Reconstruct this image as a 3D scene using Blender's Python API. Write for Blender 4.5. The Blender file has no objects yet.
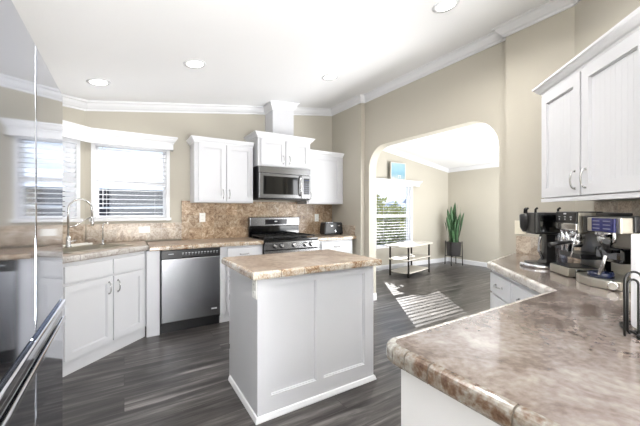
import bpy, bmesh, math, random
from mathutils import Vector, Matrix
random.seed(7)
C = bpy.context.scene.collection
R = math.radians

# ------------------------------------------------------------------ camera, sky, sun, big lights, exposure
PHI = R(32.02)
CAMH = 1.278
cd = bpy.data.cameras.new('camera'); cam = bpy.data.objects.new('camera', cd); C.objects.link(cam)
cam.location = (0, 0, CAMH)
cam.rotation_euler = (R(90), 0, -PHI)
cd.sensor_width = 36.0; cd.lens = 313.2 / 640 * 36.0
cd.shift_y = -2.44 / 640
cd.clip_start = 0.02
bpy.context.scene.camera = cam

w = bpy.data.worlds.new('sky'); bpy.context.scene.world = w; w.use_nodes = True
nt = w.node_tree; nt.nodes.clear()
out = nt.nodes.new('ShaderNodeOutputWorld'); bg = nt.nodes.new('ShaderNodeBackground')
tc = nt.nodes.new('ShaderNodeTexCoord'); sp = nt.nodes.new('ShaderNodeSeparateXYZ'); rp = nt.nodes.new('ShaderNodeValToRGB')
nt.links.new(tc.outputs['Generated'], sp.inputs[0]); nt.links.new(sp.outputs['Z'], rp.inputs[0])
rp.color_ramp.elements[0].position = 0.0; rp.color_ramp.elements[0].color = (0.80, 0.89, 1.0, 1)
rp.color_ramp.elements[1].position = 0.6; rp.color_ramp.elements[1].color = (0.38, 0.60, 1.0, 1)
nt.links.new(rp.outputs[0], bg.inputs[0]); bg.inputs[1].default_value = 1.2
nt.links.new(bg.outputs[0], out.inputs[0])

sd = bpy.data.lights.new('sun', 'SUN'); sd.energy = 17.0; sd.angle = R(0.2); sd.color = (1, 0.985, 0.96)
so = bpy.data.objects.new('sun', sd); C.objects.link(so)
so.rotation_euler = Vector((-0.69, -1.0, -0.67)).to_track_quat('-Z', 'Y').to_euler()

def area(name, loc, direction, sx, sy, power, color=(1, 1, 1)):
    l = bpy.data.lights.new(name, 'AREA'); l.shape = 'RECTANGLE'; l.size = sx; l.size_y = sy; l.energy = power; l.color = color
    o = bpy.data.objects.new(name, l); C.objects.link(o); o.location = loc
    o.rotation_euler = Vector(direction).to_track_quat('-Z', 'Y').to_euler()
    return o
area('fill_light_rear', (0.3, -3.3, 1.4), (0.1, 1, 0.12), 2.6, 2.1, 17, (1.0, 0.995, 0.98))  # soft fill added behind the camera
area('fill_light_left', (-0.95, -1.3, 1.45), (1, 0.35, 0.05), 1.6, 1.9, 5, (1.0, 0.995, 0.98))  # added fill from the left; the wall has no opening here
area('fill_uplight_kitchen', (0.75, -1.85, 0.6), (-0.08, 0.42, 1), 1.5, 1.6, 235, (1.0, 0.99, 0.97))  # unseen lamp aimed up, added to brighten the kitchen ceiling
area('fill_light_living', (5.0, -2.6, 1.5), (0, 1, 0.1), 3.0, 1.8, 75, (1.0, 0.995, 0.98))  # added fill for the living room, out of view
area('fill_uplight_living', (5.0, 0.8, 0.4), (0, 0.3, 1), 2.0, 2.0, 200, (1.0, 0.995, 0.98))  # added uplight standing in for light bounced up to the living room ceiling

vs = bpy.context.scene.view_settings
bpy.context.scene.display_settings.display_device = 'sRGB'
vs.view_transform = 'Standard'; vs.look = 'None'; vs.gamma = 1.0; vs.use_curve_mapping = False
vs.exposure = 0.50

# ------------------------------------------------------------------ materials
def lin(c):
    return tuple(((v / 255) / 12.92 if v / 255 <= 0.04045 else ((v / 255 + 0.055) / 1.055) ** 2.4) for v in c) + (1,)
def mat(name, rgb, rough=0.5, metal=0.0, noise=0.0, nscale=8, bump=0.0, bscale=60, coat=0.0, stretch=None, spec=0.5):
    m = bpy.data.materials.new(name); m.use_nodes = True; n = m.node_tree
    b = n.nodes['Principled BSDF']
    b.inputs['Base Color'].default_value = lin(rgb); b.inputs['Roughness'].default_value = rough
    b.inputs['Metallic'].default_value = metal; b.inputs['Coat Weight'].default_value = coat
    b.inputs['Specular IOR Level'].default_value = spec
    t = n.nodes.new('ShaderNodeTexCoord'); mp = n.nodes.new('ShaderNodeMapping')
    n.links.new(t.outputs['Object'], mp.inputs[0])
    if stretch: mp.inputs['Scale'].default_value = stretch
    nz = n.nodes.new('ShaderNodeTexNoise'); nz.inputs['Scale'].default_value = nscale; nz.inputs['Detail'].default_value = 4
    n.links.new(mp.outputs[0], nz.inputs[0])
    mx = n.nodes.new('ShaderNodeMix'); mx.data_type = 'RGBA'
    k = 1 - noise
    mx.inputs[6].default_value = tuple(c * k for c in lin(rgb)[:3]) + (1,)
    mx.inputs[7].default_value = tuple(min(1, c * (1 + noise)) for c in lin(rgb)[:3]) + (1,)
    n.links.new(nz.outputs[0], mx.inputs[0]); n.links.new(mx.outputs[2], b.inputs['Base Color'])
    if bump:
        bz = n.nodes.new('ShaderNodeTexNoise'); bz.inputs['Scale'].default_value = bscale
        n.links.new(mp.outputs[0], bz.inputs[0])
        bp = n.nodes.new('ShaderNodeBump'); bp.inputs['Strength'].default_value = bump; bp.inputs['Distance'].default_value = 0.01
        n.links.new(bz.outputs[0], bp.inputs['Height']); n.links.new(bp.outputs[0], b.inputs['Normal'])
    return m
def emis(name, rgb, st):
    m = bpy.data.materials.new(name); m.use_nodes = True; b = m.node_tree.nodes['Principled BSDF']
    b.inputs['Base Color'].default_value = lin(rgb); b.inputs['Emission Color'].default_value = lin(rgb)
    b.inputs['Emission Strength'].default_value = st
    return m
def glass(name, tint=(1, 1, 1), gl=0.08, rough=0.02):
    m = bpy.data.materials.new(name); m.use_nodes = True; n = m.node_tree; n.nodes.clear()
    o = n.nodes.new('ShaderNodeOutputMaterial'); a = n.nodes.new('ShaderNodeBsdfTransparent'); g = n.nodes.new('ShaderNodeBsdfGlossy')
    a.inputs[0].default_value = tint + (1,); g.inputs['Roughness'].default_value = rough
    x = n.nodes.new('ShaderNodeMixShader'); x.inputs[0].default_value = gl
    n.links.new(a.outputs[0], x.inputs[1]); n.links.new(g.outputs[0], x.inputs[2]); n.links.new(x.outputs[0], o.inputs[0])
    return m
def ramp(n, stops):
    r = n.nodes.new('ShaderNodeValToRGB'); e = r.color_ramp.elements
    while len(e) > 1: e.remove(e[-1])
    e[0].position = stops[0][0]; e[0].color = lin(stops[0][1])
    for p, c in stops[1:]:
        q = e.new(p); q.color = lin(c)
    return r
def marble(name, stops, scale=3.0, rough=0.2, tile=None, grout=(150, 135, 115), dist=1.2, fine=0.35, mort=0.004, coat=0.0):
    m = bpy.data.materials.new(name); m.use_nodes = True; n = m.node_tree; b = n.nodes['Principled BSDF']
    b.inputs['Roughness'].default_value = rough; b.inputs['Coat Weight'].default_value = coat
    t = n.nodes.new('ShaderNodeTexCoord')
    a = n.nodes.new('ShaderNodeTexNoise'); a.inputs['Scale'].default_value = scale; a.inputs['Detail'].default_value = 9
    a.inputs['Roughness'].default_value = 0.66; a.inputs['Distortion'].default_value = dist
    n.links.new(t.outputs['Object'], a.inputs[0])
    f = n.nodes.new('ShaderNodeTexNoise'); f.inputs['Scale'].default_value = scale * 11; f.inputs['Detail'].default_value = 5
    n.links.new(t.outputs['Object'], f.inputs[0])
    mm = n.nodes.new('ShaderNodeMix'); mm.inputs[0].default_value = fine
    n.links.new(a.outputs[0], mm.inputs[2]); n.links.new(f.outputs[0], mm.inputs[3])
    r = ramp(n, stops); n.links.new(mm.outputs[0], r.inputs[0])
    last = r.outputs[0]
    if tile:
        br = n.nodes.new('ShaderNodeTexBrick'); br.offset = 0.0
        br.inputs['Scale'].default_value = 1; br.inputs['Brick Width'].default_value = tile; br.inputs['Row Height'].default_value = tile
        br.inputs['Mortar Size'].default_value = mort; br.inputs['Mortar Smooth'].default_value = 0.3
        br.inputs['Color1'].default_value = (0.80, 0.80, 0.80, 1); br.inputs['Color2'].default_value = (1.12, 1.08, 1.04, 1)
        sx = n.nodes.new('ShaderNodeSeparateXYZ'); cx = n.nodes.new('ShaderNodeCombineXYZ'); ad = n.nodes.new('ShaderNodeMath'); ad.operation = 'ADD'
        n.links.new(t.outputs['Object'], sx.inputs[0]); n.links.new(sx.outputs['X'], ad.inputs[0]); n.links.new(sx.outputs['Y'], ad.inputs[1])
        n.links.new(ad.outputs[0], cx.inputs['X']); n.links.new(sx.outputs['Z'], cx.inputs['Y']); n.links.new(cx.outputs[0], br.inputs['Vector'])
        mu = n.nodes.new('ShaderNodeMix'); mu.data_type = 'RGBA'; mu.blend_type = 'MULTIPLY'; mu.inputs[0].default_value = 0.8
        n.links.new(last, mu.inputs[6]); n.links.new(br.outputs['Color'], mu.inputs[7])
        gx = n.nodes.new('ShaderNodeMix'); gx.data_type = 'RGBA'; gx.inputs[7].default_value = lin(grout)
        n.links.new(br.outputs['Fac'], gx.inputs[0]); n.links.new(mu.outputs[2], gx.inputs[6]); last = gx.outputs[2]
    n.links.new(last, b.inputs['Base Color'])
    return m
def planks(name):
    m = bpy.data.materials.new(name); m.use_nodes = True; n = m.node_tree; b = n.nodes['Principled BSDF']
    t = n.nodes.new('ShaderNodeTexCoord')
    br = n.nodes.new('ShaderNodeTexBrick'); br.offset = 0.37; br.offset_frequency = 2
    br.inputs['Scale'].default_value = 1; br.inputs['Brick Width'].default_value = 1.22; br.inputs['Row Height'].default_value = 0.18
    br.inputs['Mortar Size'].default_value = 0.0016; br.inputs['Mortar Smooth'].default_value = 0.2; br.inputs['Bias'].default_value = 0
    br.inputs['Color1'].default_value = (0, 0, 0, 1); br.inputs['Color2'].default_value = (1, 1, 1, 1)
    n.links.new(t.outputs['Object'], br.inputs['Vector'])
    # shift the grain from plank to plank
    mp = n.nodes.new('ShaderNodeMapping'); mp.inputs['Scale'].default_value = (0.9, 11, 1)
    ad = n.nodes.new('ShaderNodeVectorMath'); ad.operation = 'ADD'
    sc = n.nodes.new('ShaderNodeVectorMath'); sc.operation = 'SCALE'; sc.inputs['Scale'].default_value = 6.0
    n.links.new(br.outputs['Color'], sc.inputs[0]); n.links.new(t.outputs['Object'], ad.inputs[0]); n.links.new(sc.outputs[0], ad.inputs[1])
    n.links.new(ad.outputs[0], mp.inputs[0])
    a = n.nodes.new('ShaderNodeTexNoise'); a.inputs['Scale'].default_value = 1.5; a.inputs['Detail'].default_value = 8; a.inputs['Roughness'].default_value = 0.62; a.inputs['Distortion'].default_value = 0.5
    n.links.new(mp.outputs[0], a.inputs[0])
    r = ramp(n, [(0.32, (32, 30, 29)), (0.45, (58, 54, 53)), (0.56, (88, 84, 82)), (0.70, (136, 132, 130))])
    n.links.new(a.outputs[0], r.inputs[0])
    mu = n.nodes.new('ShaderNodeMix'); mu.data_type = 'RGBA'; mu.blend_type = 'MULTIPLY'; mu.inputs[0].default_value = 1
    tone = n.nodes.new('ShaderNodeMapRange'); tone.inputs[3].default_value = 0.72; tone.inputs[4].default_value = 1.15
    n.links.new(br.outputs['Color'], tone.inputs[0]); n.links.new(r.outputs[0], mu.inputs[6]); n.links.new(tone.outputs[0], mu.inputs[7])
    gx = n.nodes.new('ShaderNodeMix'); gx.data_type = 'RGBA'; gx.inputs[7].default_value = lin((28, 25, 24))
    n.links.new(br.outputs['Fac'], gx.inputs[0]); n.links.new(mu.outputs[2], gx.inputs[6])
    n.links.new(gx.outputs[2], b.inputs['Base Color'])
    b.inputs['Roughness'].default_value = 0.29
    bp = n.nodes.new('ShaderNodeBump'); bp.inputs['Strength'].default_value = 0.12; bp.inputs['Distance'].default_value = 0.004
    n.links.new(a.outputs[0], bp.inputs['Height']); n.links.new(bp.outputs[0], b.inputs['Normal'])
    return m

M = dict(
    white=mat('white_cabinet_paint', (206, 207, 211), 0.38, noise=0.02, nscale=3),
    trimw=mat('white_trim_paint', (224, 225, 228), 0.42, noise=0.01),
    ceil=mat('ceiling_paint', (242, 243, 245), 0.8, noise=0.015, nscale=2, bump=0.1, bscale=90),
    tan=mat('tan_wall_paint', (186, 181, 169), 0.75, noise=0.03, nscale=2, bump=0.08, bscale=120),
    floor=planks('dark_plank_floor'),
    steel=mat('brushed_stainless', (150, 151, 154), 0.27, 1.0, noise=0.10, nscale=5, stretch=(14, 14, 0.5)),
    steelh=mat('brushed_stainless_horizontal', (136, 136, 137), 0.26, 1.0, noise=0.08, nscale=5, stretch=(0.5, 0.5, 14)),
    fridge=mat('polished_stainless', (184, 188, 198), 0.06, 1.0, noise=0.03, nscale=2, stretch=(1, 1, 0.2)),
    chrome=mat('chrome', (215, 216, 220), 0.09, 1.0, noise=0.02),
    ivory_steel=mat('pale_brushed_steel', (196, 192, 182), 0.3, 0.9, noise=0.06),
    nickel=mat('satin_nickel', (190, 190, 190), 0.25, 1.0, noise=0.04),
    black=mat('black_plastic', (24, 24, 26), 0.32, noise=0.2, nscale=20),
    blackgl=mat('black_glass', (10, 11, 13), 0.07, noise=0.1, coat=0.4),
    iron=mat('cast_iron', (20, 20, 21), 0.55, noise=0.3, nscale=60, bump=0.2),
    darkm=mat('dark_metal', (52, 48, 44), 0.45, 0.6, noise=0.15),
    wire=mat('black_wire', (14, 14, 14), 0.35, 0.4, noise=0.1),
    plast=mat('white_plastic', (240, 240, 236), 0.35, noise=0.01),
    ivory=mat('ivory_plastic', (236, 230, 212), 0.35, noise=0.01),
    paper=mat('paper_towel', (244, 245, 250), 0.9, noise=0.02, bump=0.25, bscale=200),
    slat=mat('blind_slat_white', (226, 228, 233), 0.5, noise=0.01),
    glass=glass('window_glass'),
    carafe=glass('smoky_glass', (0.55, 0.6, 0.72), 0.18),
    blue=mat('dark_blue_panel', (32, 36, 92), 0.25, noise=0.35, nscale=30, coat=0.3),
    bluerim=mat('dark_blue_enamel', (26, 34, 62), 0.2, noise=0.2),
    display=mat('dark_display', (22, 22, 30), 0.12, noise=0.3, nscale=30),
    dim_ink=mat('dim_print', (112, 116, 138), 0.5, noise=0.02),
    ink=mat('pale_print', (206, 208, 212), 0.5, noise=0.01),
    leaf=mat('snake_plant_leaf', (62, 98, 62), 0.45, noise=0.55, nscale=14, stretch=(1, 1, 2.5)),
    leafe=mat('pale_leaf_edge', (146, 160, 92), 0.5, noise=0.2),
    soil=mat('potting_soil', (48, 38, 30), 0.95, noise=0.4, nscale=60, bump=0.6),
    pot=mat('dark_grey_pot', (66, 64, 64), 0.5, noise=0.12),
    shelfw=mat('whitewashed_wood', (214, 208, 198), 0.45, noise=0.14, nscale=6, stretch=(1, 9, 9)),
    bush=mat('bush_foliage', (72, 92, 46), 0.8, noise=0.7, nscale=9),
    tree=mat('tree_foliage', (132, 142, 52), 0.8, noise=0.6, nscale=5),
    bark=mat('tree_bark', (84, 70, 56), 0.9, noise=0.3, nscale=20),
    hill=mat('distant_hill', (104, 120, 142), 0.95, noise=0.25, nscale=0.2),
    lawn=mat('dry_lawn', (128, 124, 96), 0.95, noise=0.3, nscale=2),
    siding=mat('slate_blue_siding', (34, 39, 52), 0.8, noise=0.12, nscale=3, stretch=(0.3, 0.3, 12)),
    roof=mat('grey_shingle_roof', (176, 186, 200), 0.85, noise=0.2, nscale=12),
    lamp=emis('lamp_diffuser', (255, 250, 240), 9.0),
    rubber=mat('dark_rubber', (30, 30, 30), 0.8, noise=0.2),
    cork=mat('dish_tray_white', (246, 246, 242), 0.4, noise=0.02),
)
LAM = [(0.36, (68, 58, 53)), (0.45, (96, 84, 78)), (0.51, (114, 103, 97)), (0.57, (128, 119, 114)), (0.67, (148, 141, 136))]
M['laminate'] = marble('brown_stone_laminate', LAM, 5.0, 0.15, dist=0.7, coat=0.3, fine=0.25)
M['islandtop'] = marble('beige_stone_laminate', [(0.36, (118, 98, 82)), (0.45, (146, 128, 112)), (0.52, (166, 150, 135)), (0.60, (180, 168, 154)), (0.70, (200, 192, 182))], 3.0, 0.3, dist=1.5)
M['edge'] = marble('mottled_edge_tile', [(0.36, (104, 76, 54)), (0.44, (150, 124, 98)), (0.50, (180, 164, 144)), (0.57, (198, 190, 178)), (0.68, (224, 220, 212))], 9, 0.22, dist=1.0, coat=0.3)
M['edged'] = marble('dark_mottled_edge_tile', [(0.37, (66, 48, 37)), (0.44, (98, 79, 65)), (0.50, (120, 111, 102)), (0.57, (138, 135, 130)), (0.67, (168, 167, 163))], 7, 0.22, dist=0.9, coat=0.3, fine=0.3)
M['edgeg'] = marble('grey_edge_tile', [(0.32, (120, 112, 104)), (0.45, (166, 160, 154)), (0.55, (194, 190, 186)), (0.72, (222, 219, 216))], 12, 0.22, dist=0.8, coat=0.3)
M['grout'] = mat('edge_grout', (92, 84, 76), 0.8, noise=0.1)
M['splash'] = marble('brown_travertine_tile', [(0.38, (108, 84, 62)), (0.45, (150, 124, 98)), (0.51, (178, 154, 128)), (0.57, (198, 180, 156)), (0.66, (222, 210, 192))], 14, 0.3, tile=0.152, grout=(168, 150, 126), dist=1.4, mort=0.0025)
M['splashl'] = marble('pale_travertine_tile', [(0.38, (132, 116, 102)), (0.45, (164, 148, 132)), (0.51, (188, 174, 158)), (0.57, (204, 194, 180)), (0.66, (224, 217, 206))], 9, 0.3, tile=0.152, grout=(186, 174, 160), dist=1.4, mort=0.0025)

# ------------------------------------------------------------------ mesh helpers
def BM(): return bmesh.new()
def box(bm, x0, x1, y0, y1, z0, z1, bev=0.0, mi=0, mtx=None):
    vs_ = [bm.verts.new(p) for p in ((x0,y0,z0),(x1,y0,z0),(x1,y1,z0),(x0,y1,z0),(x0,y0,z1),(x1,y0,z1),(x1,y1,z1),(x0,y1,z1))]
    fs = [bm.faces.new([vs_[i] for i in f]) for f in ((3,2,1,0),(4,5,6,7),(0,1,5,4),(1,2,6,5),(2,3,7,6),(3,0,4,7))]
    for f in fs: f.material_index = mi
    if mtx is not None: bmesh.ops.transform(bm, matrix=mtx, verts=vs_)
    if bev > 0:
        es = list({e for f in fs for e in f.edges})
        bmesh.ops.bevel(bm, geom=es, offset=bev, segments=2, affect='EDGES', profile=0.6, clamp_overlap=True)
    return bm
def prism(bm, poly, z0, z1, bev=0.0, seg=2, top=None, mi=0):
    """poly: plan outline; z1 a number, or a function of (x, y)"""
    f1 = z1 if callable(z1) else (lambda x, y: z1)
    a = [bm.verts.new((x, y, z0)) for x, y in poly]; b = [bm.verts.new((x, y, f1(x, y))) for x, y in poly]
    n = len(poly); fs = []
    ar = sum(poly[i][0]*poly[(i+1)%n][1]-poly[(i+1)%n][0]*poly[i][1] for i in range(n))
    tf = bm.faces.new(b if ar > 0 else b[::-1]); bf = bm.faces.new(a[::-1] if ar > 0 else a)
    for i in range(n):
        j = (i+1) % n
        q = [a[i], a[j], b[j], b[i]]
        fs.append(bm.faces.new(q if ar > 0 else q[::-1]))
    for f in fs + [tf, bf]: f.material_index = mi
    if bev > 0:
        es = list({e for f in (tf, bf) for e in f.edges})
        bmesh.ops.bevel(bm, geom=es, offset=bev, segments=seg, affect='EDGES', profile=0.5)
    return bm
def lathe(bm, prof, n=24, c=(0, 0, 0), mtx=None, cap=True, mi=0):
    rings = []; allv = []
    for r, z in prof:
        ring = [bm.verts.new((c[0]+r*math.cos(2*math.pi*i/n), c[1]+r*math.sin(2*math.pi*i/n), c[2]+z)) for i in range(n)]
        rings.append(ring); allv += ring
    for a, b in zip(rings, rings[1:]):
        for i in range(n):
            f = bm.faces.new((a[i], a[(i+1)%n], b[(i+1)%n], b[i])); f.smooth = True; f.material_index = mi
    if cap:
        f = bm.faces.new(rings[0][::-1]); f.material_index = mi
        f = bm.faces.new(rings[-1]); f.material_index = mi
    if mtx is not None: bmesh.ops.transform(bm, matrix=mtx, verts=allv)
    return bm
def tube(bm, pts, r, n=8, closed=False, cap=True):
    pts = [Vector(p) for p in pts]; m = len(pts); rings = []
    rr = r if callable(r) else (lambda t: r)
    t0 = (pts[1]-pts[0]).normalized(); up = Vector((0, 0, 1)) if abs(t0.z) < 0.9 else Vector((1, 0, 0))
    nrm = (up - up.dot(t0)*t0).normalized()
    for i, p in enumerate(pts):
        if closed: t = (pts[(i+1)%m]-pts[i-1]).normalized()
        else: t = ((pts[min(i+1, m-1)])-(pts[max(i-1, 0)])).normalized()
        nrm = (nrm - nrm.dot(t)*t).normalized(); bn = t.cross(nrm)
        q = rr(i/(m-1))
        rings.append([bm.verts.new(p + q*(math.cos(2*math.pi*k/n)*nrm + math.sin(2*math.pi*k/n)*bn)) for k in range(n)])
    prs = list(zip(rings, rings[1:])) + ([(rings[-1], rings[0])] if closed else [])
    for a, b in prs:
        for k in range(n):
            f = bm.faces.new((a[k], a[(k+1)%n], b[(k+1)%n], b[k])); f.smooth = True
    if cap and not closed: bm.faces.new(rings[0][::-1]); bm.faces.new(rings[-1])
    return bm
def sweep(bm, path, prof, side=1, closed=False):
    """profile [(outward, z)] along a plan path of (x, y, z) with mitred corners; side 1 = outward to the right of travel"""
    n = len(path); P = [Vector((p[0], p[1])) for p in path]; rings = []
    for i in range(n):
        def nr(a, b):
            d = (P[b]-P[a]).normalized(); return Vector((d.y, -d.x))*side
        if i == 0: o = nr(0, 1)
        elif i == n-1: o = nr(n-2, n-1)
        else:
            a, b = nr(i-1, i), nr(i, i+1); o = (a+b); o = o/max(0.2, (o.dot(a)))
        rings.append([bm.verts.new((P[i].x+o.x*u, P[i].y+o.y*u, path[i][2]+z)) for u, z in prof])
    k = len(prof)
    for a, b in zip(rings, rings[1:]):
        for j in range(k): bm.faces.new((a[j], a[(j+1)%k], b[(j+1)%k], b[j]))
    bm.faces.new(rings[0][::-1]); bm.faces.new(rings[-1])
    bmesh.ops.recalc_face_normals(bm, faces=bm.faces)
    return bm
def arc(cx, cy, r, a0, a1, n=8):
    return [(cx+r*math.cos(R(a0+(a1-a0)*i/n)), cy+r*math.sin(R(a0+(a1-a0)*i/n))) for i in range(n+1)]
def rrect(x0, x1, y0, y1, r, n=5):
    return arc(x1-r, y0+r, r, -90, 0, n)+arc(x1-r, y1-r, r, 0, 90, n)+arc(x0+r, y1-r, r, 90, 180, n)+arc(x0+r, y0+r, r, 180, 270, n)
CROWN = [(0, 0), (0.012, 0), (0.014, 0.018), (0.03, 0.026), (0.05, 0.05), (0.062, 0.074), (0.078, 0.08), (0.08, 0.1), (0, 0.1)]
def crownp(s, h=None): return [(a*s, b*(h or s)) for a, b in CROWN]

def obj(name, bm, m, parent=None, loc=None, rot=None):
    me = bpy.data.meshes.new(name); bmesh.ops.recalc_face_normals(bm, faces=bm.faces)
    bm.to_mesh(me); bm.free()
    for mm in (m if isinstance(m, (list, tuple)) else [m]): me.materials.append(M[mm] if isinstance(mm, str) else mm)
    o = bpy.data.objects.new(name, me); C.objects.link(o)
    if parent: o.parent = parent
    if loc: o.location = loc
    if rot: o.rotation_euler = (0, 0, rot)
    return o
def thing(name, label, cat, loc=(0, 0, 0), rot=0.0, group=None):
    o = bpy.data.objects.new(name, None); C.objects.link(o); o.empty_display_size = 0.1
    o.location = loc; o.rotation_euler = (0, 0, rot); return tag(o, label, cat, group)
def tag(o, label, cat, group=None):
    o['label'] = label; o['category'] = cat
    if group: o['group'] = group
    return o
def struct(name, bm, m, parent=None, label=None):
    o = obj(name, bm, m, parent)
    if not parent:
        o['kind'] = 'structure'
        if label: o['label'] = label
    return o
def dup(root, loc, rot, label, group=None):
    r = root.copy(); C.objects.link(r); r.location = loc; r.rotation_euler = (0, 0, rot); r['label'] = label
    if group: r['group'] = group
    for ch in list(root.children):
        c = ch.copy(); C.objects.link(c); c.parent = r
        for g in list(ch.children):
            d = g.copy(); C.objects.link(d); d.parent = c
    return r

# ------------------------------------------------------------------ the setting
CZ = lambda x: (2.498 + 0.143*x) if x <= 2.95 else (2.92 - 0.15*(x-2.95))
DL = R(42.36); DX, DY = math.sin(DL), math.cos(DL)
RIDGE = 2.95
BX = 2.856      # pilaster face
AX = 2.93       # arch wall face
YB = 4.2        # kitchen rear wall
YL = 5.0        # living window wall
XF = 6.95       # living far wall
RC = (BX, 0.975)                                    # inner corner of the angled right wall
RE = (RC[0]-DX*1.95, RC[1]-DY*1.95)
SC = (-0.357, YB)                                   # inner corner of the angled sink wall
SA = R(45); SX, SY = math.sin(SA), math.cos(SA)
LX = -1.05
SE = (LX, YB-(SC[0]-LX))

struct('floor', box(BM(), -1.3, 7.2, -3.6, 5.2, -0.12, 0), 'floor')
b = BM()
ys = (-3.6, 5.25)
for (xa, xb) in ((-1.25, RIDGE), (RIDGE, 7.2)):
    za, zb = CZ(xa), (2.498+0.143*RIDGE if xb == RIDGE else CZ(xb))
    if xa == RIDGE: za = 2.498+0.143*RIDGE
    v = [b.verts.new(p) for p in ((xa, ys[0], za), (xb, ys[0], zb), (xb, ys[1], zb), (xa, ys[1], za), (xa, ys[0], za+.1), (xb, ys[0], zb+.1), (xb, ys[1], zb+.1), (xa, ys[1], za+.1))]
    for f in ((3,2,1,0),(4,5,6,7),(0,1,5,4),(1,2,6,5),(2,3,7,6),(3,0,4,7)): b.faces.new([v[i] for i in f])
struct('ceiling', b, 'ceil')

top = lambda x, y: CZ(x)+0.06
def wall_hole(name, p0, p1, th, out_side, holes, m='tan', zb=0.0):
    """straight wall p0->p1, thickness to out_side (+1 right), holes [(s0,s1,z0,z1)]"""
    bm = BM(); P0, P1 = Vector(p0), Vector(p1); L = (P1-P0).length; d = (P1-P0)/L; nn = Vector((d.y, -d.x))*out_side*th
    def piece(s0, s1, z0, z1):
        a, c = P0+d*s0, P0+d*s1
        prism(bm, [tuple(a), tuple(c), tuple(c+nn), tuple(a+nn)], z0, z1)
    s = 0.0
    for (s0, s1, z0, z1) in holes:
        piece(s, s0, zb, top); piece(s0, s1, zb, z0); piece(s0, s1, z1, top); s = s1
    piece(s, L, zb, top)
    return struct(name, bm, m)
# rear kitchen wall, its window hole X -.27..0.46, z 1.19..2.02
W1 = (-0.27, 0.435, 1.19, 2.03)
wall_hole('wall_back', SC, (AX+0.13, YB), 0.12, -1, [(W1[0]-SC[0], W1[1]-SC[0], W1[2], W1[3])])
# angled sink wall
sl = math.hypot(SC[0]-SE[0], SC[1]-SE[1])
W2 = (sl-0.10-0.72, sl-0.10, 1.19, 2.02)
wall_hole('wall_sink', SE, SC, 0.12, -1, [W2])
wall_hole('wall_left', (LX, -3.5), SE, 0.12, -1, [])
# pilaster, arch wall, pilaster
struct('wall_pilaster', prism(BM(), [(BX, YB+0.02), (AX+0.13, YB+0.02), (AX+0.13, 3.47), (BX, 3.47)], 0, top), 'tan')
b = BM(); ya, yb = 3.475, 1.47; j0, j1, zs, zt, rr = 3.38, 1.572, 1.83, 2.165, 0.30
out2 = [(ya, 0), (j0, 0)] + [(j0-rr+rr*math.cos(R(t)), zt-rr+rr*math.sin(R(t))) for t in range(0, 91, 9)] + [(j1+rr-rr*math.sin(R(t)), zt-rr+rr*math.cos(R(t))) for t in range(0, 91, 9)] + [(j1, 0), (yb, 0), (yb, 2.98), (ya, 2.98)]
fa = [b.verts.new((AX, y, z)) for y, z in out2]; fb = [b.verts.new((AX+0.13, y, z)) for y, z in out2]
b.faces.new(fa); b.faces.new(fb[::-1])
for i in range(len(out2)):
    j = (i+1) % len(out2); b.faces.new((fa[i], fb[i], fb[j], fa[j]))
struct('wall_arch', b, 'tan')
# right pilaster and angled right wall (one solid), then the side wall to the camera's rear
struct('wall_right', prism(BM(), [(BX, 1.475), RC, RE, (RE[0], -3.5), (RE[0]+0.13, -3.5), (RE[0]+0.13, RE[1]-0.06), (BX+0.14, 0.92), (AX+0.13, 1.475)], 0, top), 'tan')
# living room
W3 = (4.52, 5.57, 0.50, 1.87)
wall_hole('wall_living_window', (AX+0.01, YL), (XF+0.1, YL), 0.11, -1, [(W3[0]-AX-0.01, W3[1]-AX-0.01, W3[2], W3[3])])
wall_hole('wall_living_far', (XF, YL+0.1), (XF, -3.5), 0.12, -1, [])
struct('wall_living_side', prism(BM(), [(AX+0.005, 3.46), (AX+0.13, 3.46), (AX+0.13, YL), (AX+0.005, YL)], 0, top), 'tan')

# crown mouldings and baseboards
kp = [(LX, -1.0), SE, SC, (BX, YB), (BX, 3.47), (AX, 3.47), (AX, 1.475), (BX, 1.475), RC, RE]
b = BM(); sweep(b, [(x, y, CZ(x)-0.098) for x, y in kp], crownp(1.0), 1); struct('trim_1', b, 'trimw')
b = BM(); sweep(b, [(AX+0.13, 3.4, CZ(3.06)-0.09), (AX+0.13, YL, CZ(3.06)-0.09), (XF, YL, CZ(XF)-0.085), (XF, -2, CZ(XF)-0.085)], crownp(0.9), 1); struct('trim_2', b, 'trimw')
BASE = [(0, 0), (0.015, 0), (0.015, 0.085), (0.009, 0.1), (0, 0.1)]
b = BM(); sweep(b, [(AX+0.13, 3.47, 0), (AX+0.13, YL, 0), (XF, YL, 0), (XF, -2, 0)], BASE, 1); struct('baseboard_living', b, 'trimw')
b = BM(); sweep(b, [(BX, 3.56, 0), (BX, 3.47, 0), (AX, 3.47, 0), (AX, 3.38, 0), (AX+0.13, 3.38, 0)], BASE, 1); struct('baseboard_arch', b, 'trimw')

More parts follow.
